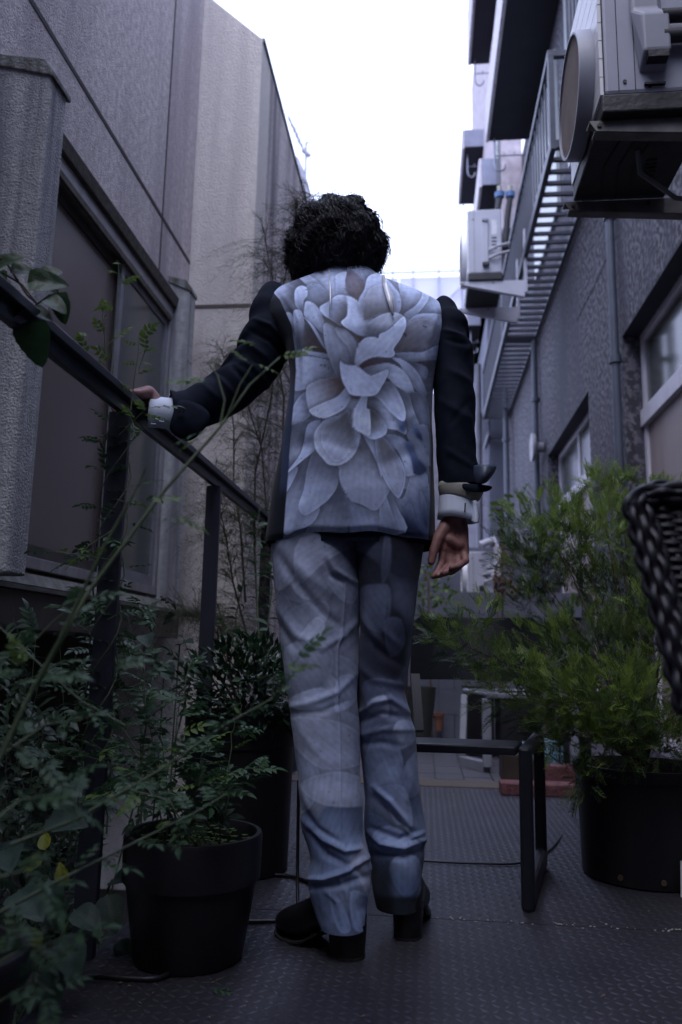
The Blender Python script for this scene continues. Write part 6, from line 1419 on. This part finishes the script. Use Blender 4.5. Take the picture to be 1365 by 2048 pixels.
for a, b, Y, dx, dy, dz, s in ((95,1640,1.6,1,-.3,.1,1.1),(100,1760,1.5,.3,-.5,-.8,1),(40,1780,1.45,.6,-.6,-.1,1.2),(30,1850,1.4,.3,-.7,-.5,1.2),(215,1790,1.75,.5,-.6,-.6,1),(225,1760,1.8,.7,-.5,.3,.9),(130,1870,1.5,.5,-.4,-.7,1),(70,1700,1.6,-.5,-.5,.2,1),(240,1880,1.8,.6,-.5,-.6,.7),(110,1930,1.5,.2,-.5,-.9,.9),(10,1700,1.5,.5,-.8,.0,1.1),(150,1820,1.6,.8,-.4,-.2,.9),(60,1900,1.45,-.2,-.6,-.6,1.1),(190,1700,1.8,.1,-.6,-.5,.8),(0,1930,1.4,.4,-.6,-.4,1.1),(290,1270,2.6,.3,-.6,-.2,1.0),(330,1330,2.6,.4,-.6,-.4,1.),(360,1290,2.7,.5,-.5,.2,1.),(300,1400,2.5,.0,-.6,-.5,1.1),(380,1370,2.6,.5,-.6,.1,1.)):
    p = W(a, b, Y=Y); put(random.choice(BL_), t, p, (dx, dy, dz), Vector((-.1, -.5, 1))+rv(.15), s*.56)
    link('stalk', MB().tube(arc_pts((-1.0+random.uniform(-.1, .1), Y+.1, -.7), p, .0, 4, .01), .003, 5), L_stem, t, smooth=80)
YL = simple_leaf(.04, .026, L_yel, seed=9)
for a, b, Y in ((85,1715,1.5),(90,1700,1.5),(130,1770,1.45),(75,1855,1.4),(215,1735,1.6)): put(YL, t, W(a, b, Y=Y), rv(1), (0, -1, .6), 1.)
# red-brown stray leaves
# --- 5 heart leaved vine over the near rail
t = thing('heart_leaf_vine', 'vine with serrated heart shaped leaves lying over the rail at the left edge', 'plant', W(60, 600, Y=1.3))
HL = [simple_leaf(.075, .062, L_heart, heart=True, seed=i) for i in range(3)]
vp_ = [W(-40, 500, Y=1.25), W(10, 520, Y=1.27), W(35, 560, Y=1.28), W(55, 590, Y=1.28), W(75, 608, Y=1.3), W(100, 590, Y=1.3), W(122, 570, Y=1.3)]
link('stem', MB().tube(vp_, .002, 6), L_bark, t, smooth=80); link('stem', MB().tube([W(5, 545, Y=1.27), W(45, 570, Y=1.28), W(75, 608, Y=1.3), W(50, 640, Y=1.3)], .0016, 6), L_bark, t, smooth=80)
for a, b, dx, dz, s in ((62,565,1,.15,1.05),(70,560,.8,.5,.8),(98,600,.8,-.5,.7),(115,590,.3,-1,.75),(122,600,.1,-1,.7),(60,650,.3,-1,1.25),(50,620,-.5,-.4,.7),(25,540,1,.1,.7),(10,560,-1,.1,.8),(60,620,.9,-.3,.8),(95,575,.7,-.6,.6),(0,530,.7,.4,.8),(40,600,-.6,-.7,.7),(85,545,.9,.2,.6)):
    put(random.choice(HL), t, W(a, b, Y=1.27+random.uniform(-.02, .03)), (dx, random.uniform(-.25, .25), dz), Vector((0, -.9, .5))+rv(.2), s*.8)
# --- 6 glossy bush in the tall pot
t = thing('glossy_bush', 'compact dark glossy leaved bush growing in the taller pot', 'plant', (-.565, 2.5, .41))
V, F = [], []; V2, F2 = [], []
for i in range(1500):
    n_ = rv(1).normalized(); r_ = random.random()**.35; p = Vector((-.535+.22*n_.x*r_, 2.47+.2*n_.y*r_, .53+.16*n_.z*r_))
    if p.z < .42: continue
    VV, FF = (V2, F2) if (random.random() < .16 and r_ > .8) else (V, F)
    leaflet(VV, FF, p, n_+rv(.5)+Vector((0, 0, .4)), Vector((0, 0, 1))+rv(.4), random.uniform(.028, .045), random.uniform(.012, .018), .2, .25, 5)
link('foliage', vf_mesh('foliage', V, F, L_gloss), None, t, kind='stuff'); link('young_foliage', vf_mesh('foliage', V2, F2, L_jas), None, t, kind='stuff')
for i in range(14):
    n_ = rv(1).normalized(); link('branch', MB().tube(arc_pts((-.55, 2.5, .38), (-.535+.18*n_.x, 2.47+.16*n_.y, .56+.1*abs(n_.z)), .02, 4, .006), .0025, 5), L_bark, t, smooth=80)
# tall loose stems behind it
t = thing('loose_shrub', 'loose upright leafy shrub rising between the middle and far railing posts', 'plant', (-.85, 3.0, -.7))
SL = [vf_mesh('leaf', *(lambda V, F: (leaflet(V, F, (0,0,0), (1,0,0), (0,0,1), .06, .022, .25, .3, 5), (V, F))[1])([], []), L_jas) for i in range(1)]
for pts, n in (([(480,1330,2.9),(472,1230,2.95),(490,1150,2.95),(505,1080,3.0),(500,1035,3.0)], 16), ([(520,1320,2.8),(515,1200,2.9),(512,1100,2.95),(520,1010,3.0)], 16), ([(440,1330,2.9),(450,1250,2.9),(425,1180,2.9),(410,1160,2.9)], 10), ([(540,1350,2.7),(535,1260,2.75),(545,1180,2.8),(540,1120,2.8)], 14), ([(400,1350,2.7),(380,1310,2.7),(365,1270,2.7)], 7), ([(495,1340,2.6),(500,1290,2.6),(470,1250,2.6)], 9)):
    leafy_stem(t, [W(a, b, Y=Y) for a, b, Y in pts], n, SL, .003, .001, 1., .1, spread=1.2)
# --- 7 wispy weeping shrub behind the railing
t = thing('wispy_shrub', 'wispy shrub of fine drooping brown green twigs against the pale wall', 'plant', (-.9, 3.6, -.7))
hv2, hf2 = [], []
def thin(V, F, pts, r):
    b = len(V); k = len(pts)
    for i, q in enumerate(pts):
        rr = r*(1-.8*i/(k-1))
        for dx, dy in ((rr, 0), (-.5*rr, .87*rr), (-.5*rr, -.87*rr)): V.append((q.x+dx, q.y+dy, q.z+(.5*dx if i else 0)))
    for i in range(k-1):
        for j in range(3): a = b+3*i+j; c = b+3*i+(j+1) % 3; F.append((a, c, c+3, a+3))
mains = [[(520,1250,3.6),(505,1100,3.6),(520,950,3.6),(545,800,3.6),(560,650,3.6),(570,520,3.6),(590,420,3.6),(640,380,3.65)],
         [(500,1200,3.5),(480,1060,3.5),(475,960,3.5),(470,860,3.5),(455,760,3.5),(440,700,3.5)],
         [(530,1200,3.5),(540,1050,3.5),(530,900,3.5),(500,800,3.5),(480,740,3.5)],
         [(560,1000,3.55),(570,800,3.55),(555,680,3.55),(540,560,3.55),(530,470,3.55)],
         [(450,1350,3.3),(430,1280,3.3),(400,1230,3.3),(370,1225,3.3)], [(500,1300,3.4),(470,1150,3.4),(440,1050,3.4),(425,970,3.4)]]
for mpts in mains:
    P_ = [W(a, b, Y=Y)+rv(.01) for a, b, Y in mpts]; link('branch', MB().tube(P_, [.006-.0045*i/(len(P_)-1) for i in range(len(P_))], 6), L_bark, t, smooth=80)
    for i in range(190):
        u = random.uniform(.12, 1)*(len(P_)-1); j = min(int(u), len(P_)-2); p = P_[j].lerp(P_[j+1], u-j)
        d = Vector((random.gauss(-.1, .8), random.gauss(0, .5), random.uniform(.0, .8))).normalized(); L_ = random.uniform(.10, .32)*(.7 if j > len(P_)*.6 else 1); pts = []
        for k in range(9): s = k/8; pts.append(p+d*L_*s+Vector((0, 0, -.55*L_*s*s)))
        thin(hv2, hf2, pts, .0017)
        for k in range(1, 9):
            for z_ in range(2):
                d2 = (d+rv(.5)+Vector((0, 0, -.1))).normalized(); l2 = random.uniform(.03, .09); q0 = pts[k]
                thin(hv2, hf2, [q0+d2*l2*s+Vector((0, 0, -.45*l2*s*s)) for s in (0, .35, .7, 1)], .0009)
link('twigs', vf_mesh('twigs', hv2, hf2, L_wisp), None, t, kind='stuff')
# --- 8 feathery shrub in the big pot
base = Vector((.665, 2.64, .30))
t = thing('feathery_shrub', 'large bright green feathery shrub spreading from the big pot', 'plant', base)
def frond(V, F, p, d, n, L):
    d = Vector(d).normalized(); n = Vector(n); n = (n-d*n.dot(d)).normalized(); s = d.cross(n)
    k = 9; curve = random.uniform(-.25, .25)
    for i in range(k):
        u = .08+.9*i/(k-1); c = Vector(p)+d*(L*u)-n*(.25*L*u*u)+s*(curve*L*u*u*.5)
        bl = L*.42*(1-.55*u)*random.uniform(.8, 1.15)
        for sg in (-1, 1, ):
            dd = (d*.8+s*sg*.62+n*random.uniform(-.25, .35)).normalized(); e = c+dd*bl+n*(.12*bl); m_ = c+dd*bl*.5-n*.02*bl; w_ = dd.cross(n).normalized()*.00135
            b = len(V); V += [tuple(c), tuple(m_-w_), tuple(m_+w_), tuple(e)]; F += [(b, b+1, b+2), (b+1, b+3, b+2)]
            if i < 6:   # forked segment
                d3 = (dd*.8+d*.5+n*.2).normalized(); e3 = m_+d3*bl*.55; w3 = d3.cross(n).normalized()*.0012; b = len(V); V += [tuple(m_), tuple(m_.lerp(e3, .5)-w3), tuple(m_.lerp(e3, .5)+w3), tuple(e3)]; F += [(b, b+1, b+2), (b+1, b+3, b+2)]
    b = len(V); w_ = s*.0009; pp_ = [Vector(p)+d*(L*u)-n*(.25*L*u*u)+s*(curve*L*u*u*.5) for u in (0, .33, .66, 1)]
    for q in pp_: V += [tuple(q-w_), tuple(q+w_)]
    for i in range(3): F.append((b+2*i, b+2*i+1, b+2*i+3, b+2*i+2))
clus = [(1080,1045,2.75,75,1),(1040,1090,2.8,55,0),(1140,1080,2.8,70,1),(1215,1060,2.75,85,2),(1290,1040,2.85,70,1),(1345,1000,2.95,45,2),(1380,1060,2.9,60,1),(1070,1140,2.85,65,-1),(1150,1170,2.9,80,-1),(1240,1160,2.8,90,0),(1330,1150,2.85,90,0),(1060,1200,2.8,45,0),
        (880,1268,2.35,42,1),(930,1300,2.35,48,1),(985,1335,2.4,45,0),(1045,1340,2.4,45,0),(1000,1385,2.4,55,1),(960,1235,2.45,45,1),(1090,1300,2.6,80,-1),(1180,1290,2.6,90,-1),(1290,1290,2.65,90,-1),(1090,1410,2.4,70,1),(1150,1400,2.4,75,1),(1230,1400,2.4,90,1),(1320,1400,2.45,90,1),
        (1110,1480,2.42,50,1),(1180,1490,2.42,60,1),(1260,1480,2.42,70,0),(1340,1480,2.5,70,0),(1310,1220,2.5,60,1),(1360,1300,2.5,60,1),(1165,1550,2.40,28,-1),(1230,980,2.8,24,2),(1195,965,2.8,20,2),(1250,965,2.8,16,2)]
VF = {0: ([], []), 1: ([], []), 2: ([], [])}
for a, b, Y, R_, br in clus:
    c_ = W(a, b, Y=Y); rad = R_*Y*1.0/FPX*1.02
    j = base.lerp(c_, .45)+Vector((0, 0, .10)) if b < 1350 else base.lerp(c_, .5)+Vector((0, 0, .12))
    bp_ = [base+rv(.01), base.lerp(j, .5)+rv(.012), j, j.lerp(c_, .5)+rv(.01), c_]
    link('branch', MB().tube(bp_, [.006, .0045, .003, .002, .001], 6), L_bark, t, smooth=80)
    for k in range(int((18+R_*R_*.019)*(.6 if a < 1060 and b > 1220 else 1))):
        n_ = rv(1).normalized(); rr = rad*random.random()**.42; p = c_+Vector((n_.x*rr, n_.y*rr*1.1, n_.z*rr*.85))
        d = n_*.6+Vector((0, 0, .25))+(c_-base).normalized()*.6+rv(.35)
        q = random.random()+(.22 if n_.z > .2 else -.15)+br*.17
        ci = 2 if q > .82 else (1 if q > .38 else 0)
        frond(*VF[ci], p, d, Vector((0, 0, 1))+rv(.4), random.uniform(.045, .08))
for ci, mm in ((0, L_fe3), (1, L_fe2), (2, L_fe1)): link('foliage', vf_mesh('foliage', *VF[ci], mm, False), None, t, kind='stuff')
# --- 9 background plants by the block wall
def small_bush(nm, lab, pts, m, n=160, R_=.12, L_=.05):
    c_ = pts[0]; t = thing(nm, lab, 'plant', (c_.x, c_.y, 0)); V, F = [], []
    link('stem', MB().tube([Vector((c_.x, c_.y, 0)), c_.lerp(pts[-1], .5)+rv(.02), pts[-1]], .008, 6), L_bark, t, smooth=80)
    for q in pts:
        for i in range(n//len(pts)):
            v = rv(1).normalized()*R_*random.random()**.5; leaflet(V, F, q+v, rv(1), Vector((0, 0, 1))+rv(.6), L_*random.uniform(.6, 1.1), L_*.5, .2, .2)
    link('foliage', vf_mesh('foliage', V, F, m), None, t, kind='stuff')
small_bush('potted_shrub', 'blurred yellow green shrub seen under the hanging hand', [W(865, 1200, Y=5.6), W(855, 1260, Y=5.6), W(880, 1180, Y=5.7), W(850, 1140, Y=5.7)], L_jas2, 200, .16)
small_bush('red_tipped_shrub', 'blurred shrub with reddish brown leaves right of the distant unit', [W(1000, 1150, Y=5.6), W(1020, 1180, Y=5.6), W(1010, 1110, Y=5.7)], leafmat('russet_leaf', (.16, .085, .05), (.08, .06, .03), .6), 140, .13)
small_bush('potted_shrub', 'small yellow green sprig beside the right cuff far behind', [W(1000, 1015, Y=5.9), W(985, 1020, Y=5.9), W(1010, 1000, Y=5.9)], L_jas2, 26, .06, .06)
# --- fallen leaf
o = put(JM[0], thing('fallen_leaf', 'fallen compound leaf on the plates in front of the small pot', 'leaf', G(425, 1978)), G(415, 1978, .006), (1, .1, 0), (0, 0, 1), .7, 'blade')
# ================================================================= WICKER CHAIR (near right, out of focus)
wc = thing('wicker_chair', 'black woven wicker chair back cut by the right edge nearest the camera', 'chair', (.50, 1.05, 0))
M_wk = mat('black_wicker', (.022, .022, .034), .5, (.013, .013, .02), 40, spec=.4)
TL = W(1272, 995, Y=1.10); BLp = W(1385, 1420, Y=1.02); TRp = TL+Vector((.34, -.14, -.012)); BRp = BLp+Vector((.34, -.14, -.0))
def wq(u, v, off=0):
    p = TL.lerp(TRp, u).lerp(BLp.lerp(BRp, u), v); return p+Vector((.05, .12, 0)).normalized()*(off+.03*math.sin(math.pi*u))
# thick wrapped edge: strands winding round the border tube
edge = [wq(0, 1.0), wq(0, .75), wq(0, .5), wq(0, .25), wq(0, .06), wq(.02, .01), wq(.08, -.01), wq(.3, 0), wq(.6, 0), wq(1, 0)]
link('frame', MB().tube(edge, .012, 10), M_black, wc, smooth=60)
def resample(pts, n):
    L_ = [0]
    for i in range(1, len(pts)): L_.append(L_[-1]+(pts[i]-pts[i-1]).length)
    o_ = []
    for k in range(n):
        s = L_[-1]*k/(n-1); j = max(i for i in range(len(L_)) if L_[i] <= s+1e-9); j = min(j, len(pts)-2); o_.append(pts[j].lerp(pts[j+1], (s-L_[j])/(L_[j+1]-L_[j]+1e-9)))
    return o_
rp = resample(edge, 260)
wv = MB()
for lane in range(9):     # lengthwise strips bulging over and under the wrapping
    a0 = lane*6.2832/9; pts = []
    for i, p in enumerate(rp):
        d = (rp[min(i+1, 259)]-rp[max(i-1, 0)]).normalized(); u = d.cross(Vector((0, 1, .01))).normalized(); v = d.cross(u); r_ = .0150+.0028*math.sin(i*.42+lane*math.pi)
        pts.append(p+(u*math.cos(a0)+v*math.sin(a0))*r_)
    wv.tube(pts, .0052, 6)
link('edge_weave', wv, M_wk, wc, smooth=60, kind='stuff')
wv = MB()
for j in range(46):
    pts = [wq(u, .02+j*.0215, .004*math.sin(u*60+j*math.pi)) for u in np.linspace(.01, 1, 60)]; wv.tube(pts, .0042, 5)
for i in range(22):
    u0 = .04+i*.044; pts = [wq(u0, v, -.004*math.sin(v*75+i*math.pi)) for v in np.linspace(0, 1, 60)]; wv.tube(pts, .004, 5)
link('back_weave', wv, M_wk, wc, smooth=60, kind='stuff')
link('seat', MB().prism([(.40, .60, .40), (.86, .60, .40), (.86, 1.0, .40), (.44, 1.0, .40)], (0, 0, .05)), M_wk, wc, bevel=.015)
for x, y, a in ((.42, .62, 0), (.84, .62, 0), (.46, 1.0, 0), (.84, .97, 0)): link('leg', MB().tube([(x, y, 0), (x, y, .40)], .018, 10), M_wk, wc, smooth=60)
link('back_stile', MB().tube([Vector((.45, 1.0, .42)), BLp, wq(0, .5)], .016, 10), M_wk, wc, smooth=60)
